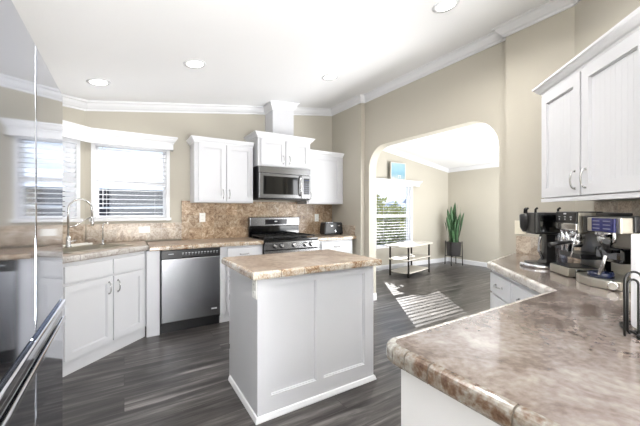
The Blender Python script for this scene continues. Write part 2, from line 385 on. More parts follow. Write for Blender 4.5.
# windows: frames and glass in the wall holes (local: x along the wall, -y into the room)
def window(name, p0, ang, wd, z0, z1, zr, casing):
    fr = BM(); d = 0.12; t = 0.03
    for (a, c, e, g) in ((0, t, z0, z1), (wd-t, wd, z0, z1)): box(fr, a, c, 0.03, 0.10, e, g)
    for (e, g) in ((z0, z0+t), (z1-t, z1), (zr-0.025, zr+0.025)): box(fr, t, wd-t, 0.032, 0.098, e, g)
    o = struct(name, fr, 'trimw'); o.location = (p0[0], p0[1], 0); o.rotation_euler = (0, 0, ang)
    struct('pane', box(BM(), t, wd-t, 0.062, 0.066, z0+t, zr-0.025), 'glass', o)
    struct('pane', box(BM(), t, wd-t, 0.066, 0.070, zr+0.025, z1-t), 'glass', o)
    cs = BM(); c = casing
    box(cs, -c, 0.004, -0.018, 0.03, z0-c, z1+c, 0.003); box(cs, wd-0.004, wd+c, -0.018, 0.03, z0-c, z1+c, 0.003)
    box(cs, 0, wd, -0.018, 0.03, z1-0.004, z1+c, 0.003)
    struct('window_casing', cs, 'trimw', o)
    sg = BM(); box(sg, -c-0.015, wd+c+0.015, -0.04, 0.03, z0-0.03, z0+0.004, 0.004); struct('window_sill', sg, 'trimw', o)
    return o
window('window_1', (W1[0], YB), 0, W1[1]-W1[0], W1[2], W1[3], 1.60, 0.035)
p2 = (SE[0]+SX*W2[0], SE[1]+SY*W2[0])
window('window_2', p2, R(45), W2[1]-W2[0], W2[2], W2[3], 1.60, 0.035)
window('window_3', (W3[0], YL), 0, W3[1]-W3[0], W3[2], W3[3], 1.15, 0.07)

# ------------------------------------------------------------------ window blinds and cornices
def blind(loc, ang, wd, z0, z1, label, yoff, tilt, pitch=0.05, sw=0.046, cords=(0.15, 0.82), wand=True, group='white slatted window blinds'):
    t = thing('window_blind', label, 'blind', (loc[0], loc[1], 0), ang, group)
    obj('headrail', box(BM(), 0.005, wd-0.005, yoff-0.028, yoff+0.028, z1-0.05, z1-0.002, 0.003), 'slat', t)
    s = BM(); z = z1-0.075
    while z > z0+0.03:
        mt = Matrix.Translation((0, yoff, z)) @ Matrix.Rotation(tilt, 4, 'X')
        box(s, 0.008, wd-0.008, -sw/2, sw/2, -0.0013, 0.0013, mtx=mt); z -= pitch
    obj('slats', s, 'slat', t)
    obj('bottom_rail', box(BM(), 0.008, wd-0.008, yoff-0.024, yoff+0.024, z0+0.004, z0+0.022, 0.003), 'slat', t)
    for c in cords:
        obj('ladder_cord', tube(BM(), [(wd*c, yoff-sw/2-0.002, z0+0.01), (wd*c, yoff-sw/2-0.002, z1-0.03)], 0.0014, 6), 'slat', t)
    if wand: obj('wand', tube(BM(), [(wd*0.1, yoff-0.04, z1-0.05), (wd*0.105, yoff-0.042, z0+0.1)], 0.004, 6), 'slat', t)
    return t
blind((W1[0], YB), 0, W1[1]-W1[0], W1[2]+0.004, W1[3], 'white slatted blind in the kitchen window left of the wall cabinets', 0.0, R(-6), sw=0.040)
blind(p2, R(45), W2[1]-W2[0], W2[2]+0.004, W2[3], 'white slatted blind in the window behind the arched kitchen tap', 0.0, R(-60))
blind((W3[0], YL), 0, W3[1]-W3[0], W3[2]+0.004, W3[3], 'white slatted blind in the living room window seen through the arch', 0.0, R(2), pitch=0.06, sw=0.031, cords=(0.2, 0.8), wand=False)

def cornice(loc, ang, x0, x1, z0, z1, dep, label, ends=(True, True)):
    t = thing('window_cornice', label, 'cornice', (loc[0], loc[1], 0), ang, 'white window cornices')
    f = BM(); box(f, x0, x1, -dep, -dep+0.018, z0, z1-0.02)
    for x in (x0, x1-0.018): box(f, x, x+0.018, -dep+0.018, -0.002, z0, z1-0.02)
    obj('fascia', f, 'trimw', t)
    c = BM(); pth = [(x0, -0.002, z1-0.07), (x0, -dep, z1-0.07), (x1, -dep, z1-0.07), (x1, -0.002, z1-0.07)]
    sweep(c, pth, crownp(0.55, 0.7), 1); obj('crown_moulding', c, 'trimw', t)
    obj('top_board', box(BM(), x0, x1, -dep, -0.002, z1-0.02, z1-0.002), 'trimw', t)
    return t
def corner_cornice():
    t = thing('window_cornice', 'white crown moulded cornice running round the corner over both kitchen windows', 'cornice')
    a = (SC[0]-SX*1.0, SC[1]-SY*1.0); z0, z1, z = 2.005, 2.075, 0.0
    p = [(a[0]+SX*0.02, a[1]+SY*0.02), SC, (0.50, YB)]
    f = BM(); sweep(f, [(x, y, 2.0) for x, y in p], [(0.075, 0), (0.095, 0), (0.095, 0.12), (0.075, 0.12)], 1); box(f, 0.482, 0.50, YB-0.075, YB-0.002, 2.0, 2.12); obj('fascia', f, 'trimw', t)
    c = BM(); p3 = [(x, y, 2.07) for x, y in p]
    n = Vector((SY, -SX))*0.095; m = 0.095*math.tan(R(22.5))
    q = [(p[0][0]+n.x, p[0][1]+n.y, 2.07), (SC[0]+m, YB-0.095, 2.07), (0.50, YB-0.095, 2.07), (0.50, YB-0.002, 2.07)]
    sweep(c, q, crownp(0.55, 0.8), 1); obj('crown_moulding', c, 'trimw', t)
    g = BM(); sweep(g, [(x, y, 2.12) for x, y in p], [(0.002, 0), (0.094, 0), (0.094, 0.02), (0.002, 0.02)], 1); obj('top_board', g, 'trimw', t)
corner_cornice()
cornice((0, YL), 0, 4.44, 5.78, 1.83, 1.95, 0.10, 'white cornice shelf above the living room window with a picture on it')

# ------------------------------------------------------------------ ceiling lights
def can_light(x, y, label, power=2.5):
    z = CZ(x); sl_ = math.atan(0.143) if x < RIDGE else -math.atan(0.15)
    t = thing('recessed_light', label, 'ceiling light', (x, y, z-0.001), 0, 'recessed ceiling lights'); t.rotation_euler = (0, -sl_, 0)
    r = BM(); lathe(r, [(0.068, -0.004), (0.092, -0.006), (0.096, 0.0), (0.068, 0.0), (0.068, -0.004)], 28, cap=False); obj('trim_ring', r, 'trimw', t)
    d = BM(); lathe(d, [(0.0665, -0.0035), (0.0665, -0.001)], 28); obj('diffuser', d, 'lamp', t)
    l = bpy.data.lights.new('recessed_lamp', 'AREA'); l.shape = 'DISK'; l.size = 0.13; l.energy = power; l.color = (1, 0.97, 0.93); l.spread = R(150)
    lo = bpy.data.objects.new('recessed_lamp', l); C.objects.link(lo); lo.location = (x, y, z-0.02); lo.rotation_euler = (0, -sl_, 0)
can_light(2.0, 1.46, 'recessed ceiling light nearest the top edge of the photo above the island', 9)
can_light(1.96, 2.92, 'recessed ceiling light in front of the white chimney over the range')
can_light(0.53, 2.93, 'recessed ceiling light above the dishwasher, middle of the three at the rear')
can_light(-0.2, 3.55, 'recessed ceiling light above the sink, nearest the refrigerator')
can_light(0.55, 1.35, 'added unseen recessed ceiling light above the gap between refrigerator and island', 6)  # extra lamp out of view, added to brighten the foreground
can_light(6.2, 3.9, 'recessed ceiling light in the living room seen through the arch', 3)

# ------------------------------------------------------------------ cabinet helpers
def shaker(x0, x1, z0, z1, y, th=0.02, fr=0.055, bead=False, rec=0.012):
    """door slab whose back is at y and front at y-th"""
    b = BM(); yf = y-th
    box(b, x0, x1, yf+rec, y, z0, z1)
    for (a, c, e, g) in ((x0, x0+fr, z0, z1), (x1-fr, x1, z0, z1), (x0+fr, x1-fr, z0, z0+fr), (x0+fr, x1-fr, z1-fr, z1)):
        box(b, a, c, yf, yf+rec+0.001, e, g)
    s = 0.006   # sticking step around the panel
    for (a, c, e, g) in ((x0+fr, x0+fr+s, z0+fr, z1-fr), (x1-fr-s, x1-fr, z0+fr, z1-fr), (x0+fr+s, x1-fr-s, z0+fr, z0+fr+s), (x0+fr+s, x1-fr-s, z1-fr-s, z1-fr)):
        box(b, a, c, yf+rec*0.5, yf+rec+0.001, e, g)
    if bead:
        x = x0+fr+0.03
        while x < x1-fr-0.01:
            box(b, x, x+0.004, yf+rec-0.0005, yf+rec+0.001, z0+fr, z1-fr); x += 0.036
    return b
def pull(x, z, y, vertical=True, ln=0.1, out=0.026):
    b = BM(); pts = []
    for i in range(11):
        a = math.pi*i/10; s = -math.cos(a)*ln/2; o = math.sin(a)**0.6*out if 0 < i < 10 else 0
        pts.append((x, y-o, z+s) if vertical else (x+s, y-o, z))
    tube(b, pts, 0.0048, 8)
    for s in (-ln/2, ln/2):
        c = (x, y-0.003, z+s) if vertical else (x+s, y-0.003, z)
        box(b, c[0]-0.007, c[0]+0.007, c[1]-0.002, c[1]+0.0028, c[2]-0.007, c[2]+0.007, 0.002)
    return b
def door(par, x0, x1, z0, z1, y, hx=None, hz=None, **k):
    d = obj('door', shaker(x0, x1, z0, z1, y, **k), 'white', par)
    if hx is not None: obj('handle', pull(hx, hz, y-0.02), 'nickel', d)
    return d
def drawer(par, x0, x1, z0, z1, y, handle=True, name='drawer'):
    b = BM(); box(b, x0, x1, y-0.02, y, z0, z1, 0.003)
    d = obj(name, b, 'white', par)
    if handle: obj('handle', pull((x0+x1)/2, (z0+z1)/2, y-0.02, False), 'nickel', d)
    return d
def edge_tiles(par, path, ztop, h, mats, seg=0.2, first=None, dep=0.022, side=1, gap=0.002):
    """bullnose edging along straight legs of a plan path, cut into tiles by grout joints"""
    prof = [(0, -h), (dep*0.8, -h)] + [(dep-0.010+0.010*math.cos(R(t)), -h+0.010+0.010*math.sin(R(t))) for t in (-60, -30, 0)] \
         + [(dep-0.016+0.016*math.cos(R(t)), -0.016+0.016*math.sin(R(t))) for t in (0, 22, 45, 68, 90)] + [(0, 0.0)]
    b = BM(); P = [Vector(p) for p in path]
    # a continuous grout core just under the tile faces
    core = [(max(0, u-0.0025), z*0.985 - 0.0012) for u, z in prof]
    g = BM(); sweep(g, [(p.x, p.y, ztop) for p in P], core, side)
    cnt = 0
    for i in range(len(P)-1):
        d = P[i+1]-P[i]; L = d.length; d /= L
        n = max(1, round(L/seg)); cuts = [L*k/n for k in range(n+1)]
        if first and i == 0: cuts = [0] + [c for c in first if c < L] + [L]
        for a, c in zip(cuts, cuts[1:]):
            a2 = a+(gap if a > 0 else 0); c2 = c-(gap if c < L else 0)
            pa, pc = P[i]+d*a2, P[i]+d*c2
            # keep mitres at the path's corners
            pts = []
            nrm = Vector((d.y, -d.x))*side
            for (pp, at_end, idx) in ((pa, a == 0 and i > 0, i), (pc, c == L and i < len(P)-2, i+1)):
                off = nrm
                if at_end:
                    dd = (P[idx+1]-P[idx]).normalized() if idx == i+1 else (P[idx]-P[idx-1]).normalized()
                    n2 = Vector((dd.y, -dd.x))*side; off = (nrm+n2); off = off/max(0.2, off.dot(nrm))
                pts.append([b.verts.new((pp.x+off.x*u, pp.y+off.y*u, ztop+z)) for u, z in prof])
            k = len(prof)
            for j in range(k): b.faces.new((pts[0][j], pts[0][(j+1)%k], pts[1][(j+1)%k], pts[1][j]))
            b.faces.new(pts[0][::-1]); b.faces.new(pts[1]); cnt += 1
    e = obj('edge_tiles', b, mats, par)
    obj('grout', g, 'grout', e)
    return e
def hinge(x, z, y): return box(BM(), x-0.004, x+0.004, y-0.006, y, z-0.022, z+0.022, 0.002)

# ------------------------------------------------------------------ sink corner
SF0 = Vector((-0.401, 3.062)); SF1 = Vector((0.19, 3.63)); sdv = (SF1-SF0); SLn = sdv.length; sang = math.atan2(sdv.y, sdv.x)
sdv.normalize()
t = thing('sink_base_cabinet', 'white angled sink cabinet with two shaker doors beside the dishwasher', 'cabinet', (SF0.x-sdv.x*0.12, SF0.y-sdv.y*0.12, 0), sang)
L_ = SLn+0.12
bd = BM(); prism(bd, [(-0.25, 0), (L_, 0), (L_-0.02, 0.10), (0.42, 0.52), (-0.02, 0.42)], 0.105, 0.874); obj('body', bd, 'white', t)
obj('toe_kick', box(BM(), -0.25, L_, 0.012, 0.04, 0, 0.105), 'white', t)
X0, XM, X1 = 0.128, 0.545, L_-0.045
door(t, X0, XM-0.006, 0.12, 0.695, 0, XM-0.045, 0.60); door(t, XM+0.006, X1, 0.12, 0.695, 0, XM+0.045, 0.60)
drawer(t, X0, XM-0.006, 0.715, 0.845, 0, False, 'false_drawer_front'); drawer(t, XM+0.006, X1, 0.715, 0.845, 0, False, 'false_drawer_front')
# corner worktop over the sink cabinet
nrm = Vector((sdv.y, -sdv.x))
e0 = SF0 - sdv*0.35 + nrm*0.012; e1 = SF1 + nrm*0.012 - sdv*0.002
t = thing('sink_worktop', 'grey mottled corner worktop around the kitchen sink', 'worktop')
hole = None
b = BM()
poly = [tuple(e0), tuple(e1), (0.205, YB-0.022), (SC[0]+0.012, YB-0.022), (SE[0]+0.024, SE[1]), (LX+0.02, e0.y+0.1)]
prism(b, poly, 0.875, 0.928, 0.0)
wt = obj('top', b, 'islandtop', t)
edge_tiles(t, [tuple(e0), tuple(e1)], 0.928, 0.048, 'edgeg', 0.25)
bs = BM(); prism(bs, [(SE[0]+0.03, SE[1]-0.002), (SC[0]+0.004, YB-0.02), (SC[0], YB-0.002), (SE[0]+0.014, SE[1]+0.012)], 0.929, 1.13)
obj('backsplash', bs, 'splashl', t)
b = BM(); prism(b, [(SC[0]+0.013, 4.179), (0.60, 4.179), (0.60, 4.198), (SC[0]+0.006, 4.198)], 0.93, 1.13); obj('window_backsplash', b, 'splashl', t)
# sink bowl cut
sc = Vector((-0.30, 3.62))
cut = BM(); box(cut, -0.31, 0.31, -0.2, 0.17, 0.70, 1.0)
co = obj('sink_cutter', cut, 'steel'); co.location = (sc.x, sc.y, 0); co.rotation_euler = (0, 0, sang)
def booldiff(target, cutter):
    md = target.modifiers.new('cut', 'BOOLEAN'); md.operation = 'DIFFERENCE'; md.object = cutter; md.solver = 'EXACT'
    dg = bpy.context.evaluated_depsgraph_get(); dg.update()
    me = bpy.data.meshes.new_from_object(target.evaluated_get(dg)); target.modifiers.clear(); target.data = me
booldiff(wt, co)
sb = bpy.data.objects['body'] if 'body' in bpy.data.objects else None
if sb: booldiff(sb, co)
bpy.data.objects.remove(co)
t = thing('kitchen_sink', 'stainless drop-in sink with a raised rim in the corner worktop', 'sink', (sc.x, sc.y, 0.929), sang)
b = BM()
ring = lambda w_, d0, d1, z: [b.verts.new(p+(z,)) for p in rrect(-w_, w_, d0, d1, 0.04)]
rs = [ring(0.335, -0.225, 0.195, 0.0), ring(0.335, -0.225, 0.195, 0.006), ring(0.30, -0.19, 0.16, 0.006), ring(0.295, -0.185, 0.155, -0.17), ring(0.25, -0.14, 0.11, -0.185)]
for a, c in zip(rs, rs[1:]):
    for i in range(len(a)): b.faces.new((a[i], a[(i+1)%len(a)], c[(i+1)%len(a)], c[i]))
b.faces.new(rs[-1]); obj('bowl', b, 'ivory_steel', t)
obj('drain', lathe(BM(), [(0.045, -0.184), (0.045, -0.181), (0.02, -0.182)], 20), 'chrome', t)
# main faucet: spring arch
fx, fy = -0.545, 3.60
fa = thing('kitchen_faucet', 'tall chrome arched kitchen tap with a pull-down spray head', 'faucet', (-0.44, 3.70, 0.937), sang+R(-8))
obj('base', lathe(BM(), [(0.028, 0), (0.028, 0.006), (0.02, 0.012), (0.018, 0.09), (0.014, 0.1)], 18), 'nickel', fa)
pts = [(0, 0, 0.09), (0, 0, 0.345)] + [(0.105-0.105*math.cos(R(a)), 0, 0.345+0.105*math.sin(R(a))) for a in range(12, 181, 12)] + [(0.212, 0, 0.28)]
obj('spout', tube(BM(), pts, 0.0085, 10), 'nickel', fa)
obj('spray_head', lathe(BM(), [(0.012, 0), (0.016, 0.02), (0.015, 0.07), (0.01, 0.09)], 14, (0.212, 0, 0.19)), 'nickel', fa)
obj('support_arm', tube(BM(), [(0, 0, 0.185), (0.07, 0, 0.20), (0.14, 0, 0.25), (0.205, 0, 0.275)], 0.005, 8), 'nickel', fa)
ls = obj('lever', tube(BM(), [(0.015, 0, 0.05), (0.05, 0, 0.055), (0.07, 0, 0.06)], 0.007, 8), 'nickel', fa)
fb_ = thing('filter_tap', 'small slim chrome gooseneck tap right of the arched tap', 'faucet', (-0.185, 3.90, 0.9285), sang)
obj('base', lathe(BM(), [(0.018, 0), (0.018, 0.008), (0.008, 0.014), (0.008, 0.05)], 16), 'nickel', fb_)
obj('spout', tube(BM(), [(0, 0, 0.04), (0, 0, 0.19)]+[(0.035-0.035*math.cos(R(a)), 0, 0.19+0.035*math.sin(R(a))) for a in range(20, 161, 20)], 0.005, 8), 'nickel', fb_)
tr = thing('dish_drying_tray', 'white flat drying tray lying at the sink behind the tap', 'tray', (-0.40, 3.905, 0.9285), sang)
b = BM(); prism(b, rrect(-0.13, 0.15, -0.035, 0.035, 0.02), 0, 0.012, 0.003)
for s in (-1, 1): box(b, -0.12, 0.14, s*0.03-0.004, s*0.03+0.004, 0.012, 0.02)
obj('tray_body', b, 'cork', tr)

# ------------------------------------------------------------------ rear run
t = thing('filler_cabinet', 'narrow white filler panel between the sink cabinet and the dishwasher', 'cabinet', (0.205, 3.6, 0))
b = BM(); box(b, -0.014, 0.105, 0, 0.02, 0.0, 0.868); box(b, 0.0, 0.105, 0.02, 0.56, 0.0, 0.868); obj('panel', b, 'white', t)
t = thing('dishwasher', 'stainless steel dishwasher with a black control strip under the worktop', 'dishwasher', (0.318, 3.6, 0))
obj('tub', box(BM(), 0, 0.60, 0.005, 0.56, 0.09, 0.866), 'black', t)
dd = obj('door', box(BM(), 0.004, 0.596, -0.022, 0.004, 0.115, 0.772, 0.006), 'steel', t)
obj('nameplate', box(BM(), 0.50, 0.56, -0.0235, -0.0222, 0.185, 0.2), 'ink', dd)
cp = obj('control_panel', box(BM(), 0.004, 0.596, -0.026, 0.004, 0.776, 0.862, 0.006), 'black', t)
b = BM()
for i in range(12):
    x = 0.2+i*0.032; obj('button_mark', box(BM(), x, x+0.018, -0.0272, -0.0262, 0.826, 0.832), 'ink', cp); obj('indicator_mark', box(BM(), x+0.003, x+0.012, -0.0272, -0.0262, 0.812, 0.815), 'ink', cp)
obj('nameplate', box(BM(), 0.07, 0.12, -0.0272, -0.0262, 0.822, 0.828), 'ink', cp)
obj('pocket_handle', box(BM(), 0.2, 0.4, -0.029, -0.0262, 0.778, 0.79, 0.001), 'blackgl', cp)
obj('kick_plate', box(BM(), 0.004, 0.596, 0.03, 0.05, 0.0, 0.112), 'black', t)
t = thing('base_cabinet', 'white base cabinet with one drawer between dishwasher and range', 'cabinet', (0.922, 3.6, 0), 0, 'rear wall base cabinets')
obj('body', box(BM(), 0, 0.505, 0, 0.58, 0.10, 0.868), 'white', t); obj('toe_kick', box(BM(), 0, 0.505, 0.03, 0.05, 0, 0.1), 'white', t)
drawer(t, 0.075, 0.47, 0.70, 0.845, 0); door(t, 0.075, 0.47, 0.12, 0.685, 0, 0.43, 0.6)
t = thing('base_cabinet', 'white base cabinet with one drawer right of the range under the toaster', 'cabinet', (2.205, 3.6, 0), 0, 'rear wall base cabinets')
obj('body', box(BM(), 0, 0.60, 0, 0.58, 0.10, 0.868), 'white', t); obj('toe_kick', box(BM(), 0, 0.6, 0.03, 0.05, 0, 0.1), 'white', t)
drawer(t, 0.06, 0.57, 0.70, 0.845, 0); door(t, 0.06, 0.57, 0.12, 0.685, 0, 0.1, 0.6)
t = thing('range_side_worktop', 'beige stone look worktop above the dishwasher with its tile backsplash', 'worktop', (0, 0, 0), 0, 'rear wall worktops')
obj('top', box(BM(), 0.222, 1.428, 3.590, 4.178, 0.869, 0.914), 'islandtop', t)
edge_tiles(t, [(0.216, 3.590), (1.428, 3.590)], 0.914, 0.045, 'edge', 0.2)
obj('backsplash', box(BM(), 0.6005, 2.205, 4.178, 4.198, 0.915, 1.40), 'splash', t)
t = thing('toaster_side_worktop', 'short beige worktop right of the range holding the toaster', 'worktop', (0, 0, 0), 0, 'rear wall worktops')
obj('top', box(BM(), 2.204, 2.853, 3.590, 4.178, 0.869, 0.914), 'islandtop', t)
edge_tiles(t, [(2.204, 3.590), (2.853, 3.590)], 0.914, 0.045, 'edge', 0.2)
obj('backsplash', box(BM(), 2.2055, 2.84, 4.178, 4.198, 0.9145, 1.40), 'splash', t)
obj('side_splash', box(BM(), 2.84, 2.8555, 3.60, 4.177, 0.9145, 1.06), 'splashl', t)

# gas range
t = thing('gas_range', 'stainless and black gas range with five front knobs', 'range', (1.434, 3.56, 0))
obj('oven_body', box(BM(), 0, 0.762, 0.03, 0.60, 0.08, 0.905), 'black', t)
obj('cooktop', box(BM(), -0.002, 0.764, -0.0, 0.56, 0.905, 0.922, 0.004), 'blackgl', t)
cp = obj('control_panel', box(BM(), 0, 0.762, -0.025, 0.03, 0.795, 0.890, 0.006), 'steelh', t)
for i, x in enumerate((0.13, 0.22, 0.39, 0.55, 0.64)):
    rotm = Matrix.Translation((x, -0.025, 0.843)) @ Matrix.Rotation(R(90), 4, 'X')
    k = obj('knob', lathe(BM(), [(0.026, 0), (0.026, 0.006), (0.021, 0.01), (0.019, 0.028), (0.015, 0.032)], 20, mtx=rotm), 'nickel', t)
    kb = BM(); lathe(kb, [(0.032, -0.0005), (0.032, 0.003), (0.027, 0.0035)], 22, mtx=rotm); obj('knob_skirt', kb, 'black', k)
od = obj('oven_door', box(BM(), 0.004, 0.758, -0.02, 0.03, 0.25, 0.785, 0.006), 'steelh', t)
obj('oven_window', box(BM(), 0.14, 0.62, -0.022, -0.0195, 0.36, 0.64, 0.0), 'blackgl', od)
obj('handle', tube(BM(), [(0.06, -0.02, 0.74), (0.06, -0.06, 0.74), (0.70, -0.06, 0.74), (0.70, -0.02, 0.74)], 0.011, 10), 'nickel', od)
obj('storage_drawer', box(BM(), 0.004, 0.758, -0.018, 0.03, 0.09, 0.24, 0.005), 'steelh', t)
bg_ = BM(); box(bg_, 0.0, 0.762, 0.545, 0.60, 0.922, 1.06); obj('backguard_riser', bg_, 'blackgl', t)
bk = obj('backguard', box(BM(), 0.0, 0.762, 0.515, 0.605, 1.058, 1.185, 0.012), 'steelh', t)
obj('display', box(BM(), 0.22, 0.55, 0.511, 0.5155, 1.085, 1.155, 0.001), 'display', bk)
obj('clock_digits', box(BM(), 0.36, 0.40, 0.5095, 0.511, 1.118, 1.134), 'ink', bk)
for gx in (0.02, 0.265, 0.51):
    g = BM(); w_ = 0.232
    for y in (0.06, 0.27, 0.49): box(g, gx, gx+w_, y-0.006, y+0.006, 0.94, 0.954)
    for x in (gx, gx+w_/2-0.006, gx+w_-0.012): box(g, x, x+0.012, 0.05, 0.50, 0.941, 0.955)
    for x in (gx+0.002, gx+w_-0.014):
        for y in (0.056, 0.484): box(g, x, x+0.012, y, y+0.012, 0.922, 0.942)
    obj('grate', g, 'iron', t)
for (x, y) in ((0.13, 0.16), (0.13, 0.39), (0.381, 0.28), (0.63, 0.16), (0.63, 0.39)):
    obj('burner', lathe(BM(), [(0.045, 0), (0.045, 0.008), (0.034, 0.009), (0.034, 0.016), (0.01, 0.017)], 20, (x, y, 0.9222)), 'iron', t)

# toaster
t = thing('toaster', 'black two-slot toaster on the worktop right of the range', 'toaster', (2.66, 3.93, 0.9155), R(-4))
b = BM()
prof = [(-0.155, 0.012), (0.155, 0.012), (0.16, 0.03), (0.146, 0.165), (0.13, 0.185), (-0.13, 0.185), (-0.146, 0.165), (-0.16, 0.03)]
fa_ = [b.verts.new((x, -0.085, z)) for x, z in prof]; fb2 = [b.verts.new((x, 0.085, z)) for x, z in prof]
f1 = b.faces.new(fa_); f2 = b.faces.new(fb2[::-1])
for i in range(8): b.faces.new((fa_[i], fb2[i], fb2[(i+1)%8], fa_[(i+1)%8]))
bmesh.ops.bevel(b, geom=list(f1.edges)+list(f2.edges), offset=0.012, segments=3, affect='EDGES')
obj('body', b, 'black', t)
for y in (-0.035, 0.035): obj('slot', box(BM(), -0.11, 0.11, y-0.013, y+0.013, 0.1835, 0.187), 'chrome', t)
obj('lever', box(BM(), -0.07, -0.03, -0.105, -0.0845, 0.13, 0.145, 0.003), 'chrome', t)
obj('lever', box(BM(), 0.05, 0.09, -0.105, -0.0845, 0.13, 0.145, 0.003), 'chrome', t)
obj('dial', lathe(BM(), [(0.014, 0), (0.014, 0.01), (0.011, 0.012)], 16, mtx=Matrix.Translation((0.02, -0.085, 0.06)) @ Matrix.Rotation(R(90), 4, 'X')), 'chrome', t)
for x in (-0.13, 0.13):
    for y in (-0.06, 0.06): obj('foot', lathe(BM(), [(0.01, 0), (0.01, 0.0125)], 10, (x, y, 0)), 'rubber', t)

# outlets and switches
def plate(loc, ang, label, kind='outlet', m='plast', scale=1.0):
    name = 'wall_outlet' if kind == 'outlet' else 'light_switch'
    t = thing(name, label, 'outlet' if kind == 'outlet' else 'light switch', loc, ang)
    s = scale
    obj('cover_plate', box(BM(), -0.036*s, 0.036*s, -0.006, 0.0, -0.058, 0.058, 0.002), m, t)
    if kind == 'outlet':
        for z in (-0.025, 0.025):
            o = obj('socket', box(BM(), -0.016, 0.016, -0.0085, -0.005, z-0.015, z+0.015, 0.002), m, t)
            b = BM(); box(b, -0.007, -0.005, -0.0092, -0.0084, z-0.004, z+0.006); box(b, 0.005, 0.007, -0.0092, -0.0084, z-0.004, z+0.006); obj('slots', b, 'black', o)
    else: obj('rocker', box(BM(), -0.016, 0.016, -0.010, -0.005, -0.032, 0.032, 0.002), m, t)
    return t
plate((0.845, 4.1775, 1.19), 0, 'white wall outlet on the backsplash above the dishwasher')
pl_ = plate((0.20, 4.1785, 1.055), 0, 'white wall outlet lying sideways on the low backsplash under the kitchen window'); pl_.rotation_euler = (0, R(90), 0)
plate((2.55, 4.1775, 1.165), 0, 'white wall outlet on the backsplash above the toaster')
plate((BX-0.0005, 1.355, 1.135), R(-90), 'ivory light switch on the wall beside the arch above the counter', 'switch', 'ivory', 1.2)
plate((0.679, 1.835, 0.80), R(-90), 'white outlet on the side of the island below its worktop edge', 'outlet')

# ------------------------------------------------------------------ wall cabinets on the rear wall
FY = 3.88
def cab_crown(t, x0, x1, dep, z, s=0.55, h=0.6, left=True, right=True):
    p = []
    if left: p.append((x0, dep, z))
    p += [(x0, 0, z), (x1, 0, z)]
    if right: p.append((x1, dep, z))
    c = BM(); sweep(c, p, crownp(s, h), 1); obj('crown_moulding', c, 'trimw', t)
t = thing('wall_cabinet', 'white two-door wall cabinet left of the microwave', 'cabinet', (0.70, FY+0.02, 0), 0, 'rear wall cabinets')
obj('body', box(BM(), 0, 0.715, 0, 0.298, 1.375, 2.10), 'white', t)
door(t, 0.045, 0.362, 1.395, 2.085, 0, 0.33, 1.48); door(t, 0.374, 0.70, 1.395, 2.085, 0, 0.405, 1.48)
cab_crown(t, 0, 0.715, 0.298, 2.09, right=False)
t = thing('wall_cabinet', 'short white two-door wall cabinet above the microwave, highest of the three', 'cabinet', (1.445, 3.80, 0), 0, 'rear wall cabinets')
obj('body', box(BM(), 0, 0.765, 0, 0.398, 1.855, 2.225), 'white', t)
door(t, 0.035, 0.375, 1.87, 2.20, 0, 0.345, 1.95, fr=0.05); door(t, 0.387, 0.735, 1.87, 2.20, 0, 0.435, 1.95, fr=0.05)
cab_crown(t, 0, 0.765, 0.398, 2.215, 0.7, 0.65)
t = thing('wall_cabinet', 'white single-door wall cabinet right of the microwave', 'cabinet', (2.215, FY+0.02, 0), 0, 'rear wall cabinets')
obj('body', box(BM(), 0, 0.638, 0, 0.298, 1.375, 2.10), 'white', t)
door(t, 0.02, 0.58, 1.395, 2.085, 0, 0.05, 1.49, fr=0.06)
cab_crown(t, 0, 0.638, 0.298, 2.09, left=False, right=False)
# chimney above
t = thing('vent_chimney', 'white boxed vent chimney rising from the wall cabinet to the ceiling', 'vent chimney', (1.705, 3.93, 0))
zc = lambda x: CZ(1.705+x)
obj('duct_box', prism(BM(), [(0, 0), (0.315, 0), (0.315, 0.268), (0, 0.268)], 2.285, lambda x, y: zc(x)-0.004), 'white', t)
c = BM(); sweep(c, [(0, 0.268, zc(0)-0.10), (0, 0, zc(0)-0.10), (0.315, 0, zc(0.315)-0.10), (0.315, 0.268, zc(0.315)-0.10)], crownp(0.75, 0.97), 1); obj('crown_moulding', c, 'trimw', t)

# microwave
t = thing('microwave_oven', 'stainless over-the-range microwave oven with a black window', 'microwave', (1.45, 3.79, 0))
obj('housing', box(BM(), 0, 0.757, 0.012, 0.405, 1.428, 1.852), 'black', t)
obj('top_vent', box(BM(), 0.0, 0.757, -0.012, 0.012, 1.765, 1.850, 0.004), 'steelh', t)
dd = obj('door', box(BM(), 0.0, 0.605, -0.018, 0.012, 1.44, 1.760, 0.006), 'steelh', t)
obj('door_window', box(BM(), 0.055, 0.55, -0.0205, -0.0175, 1.49, 1.725, 0.001), 'blackgl', dd)
obj('handle', tube(BM(), [(0.585, -0.018, 1.48), (0.585, -0.05, 1.50), (0.585, -0.055, 1.60), (0.585, -0.05, 1.72), (0.585, -0.018, 1.74)], 0.012, 10), 'nickel', dd)
cp = obj('control_panel', box(BM(), 0.609, 0.757, -0.018, 0.012, 1.44, 1.760, 0.006), 'steelh', t)
obj('keypad', box(BM(), 0.645, 0.735, -0.0205, -0.0175, 1.50, 1.72, 0.001), 'display', cp)
for r_ in range(5):
    for c_ in range(3): obj('key_mark', box(BM(), 0.657+c_*0.026, 0.667+c_*0.026, -0.0212, -0.0204, 1.52+r_*0.03, 1.526+r_*0.03), 'dim_ink', cp)
obj('clock_display', box(BM(), 0.655, 0.725, -0.0212, -0.0204, 1.685, 1.70), 'bluerim', cp)
b = BM(); box(b, 0.02, 0.737, -0.014, 0.40, 1.420, 1.4275); obj('underside_grille', b, 'black', t)

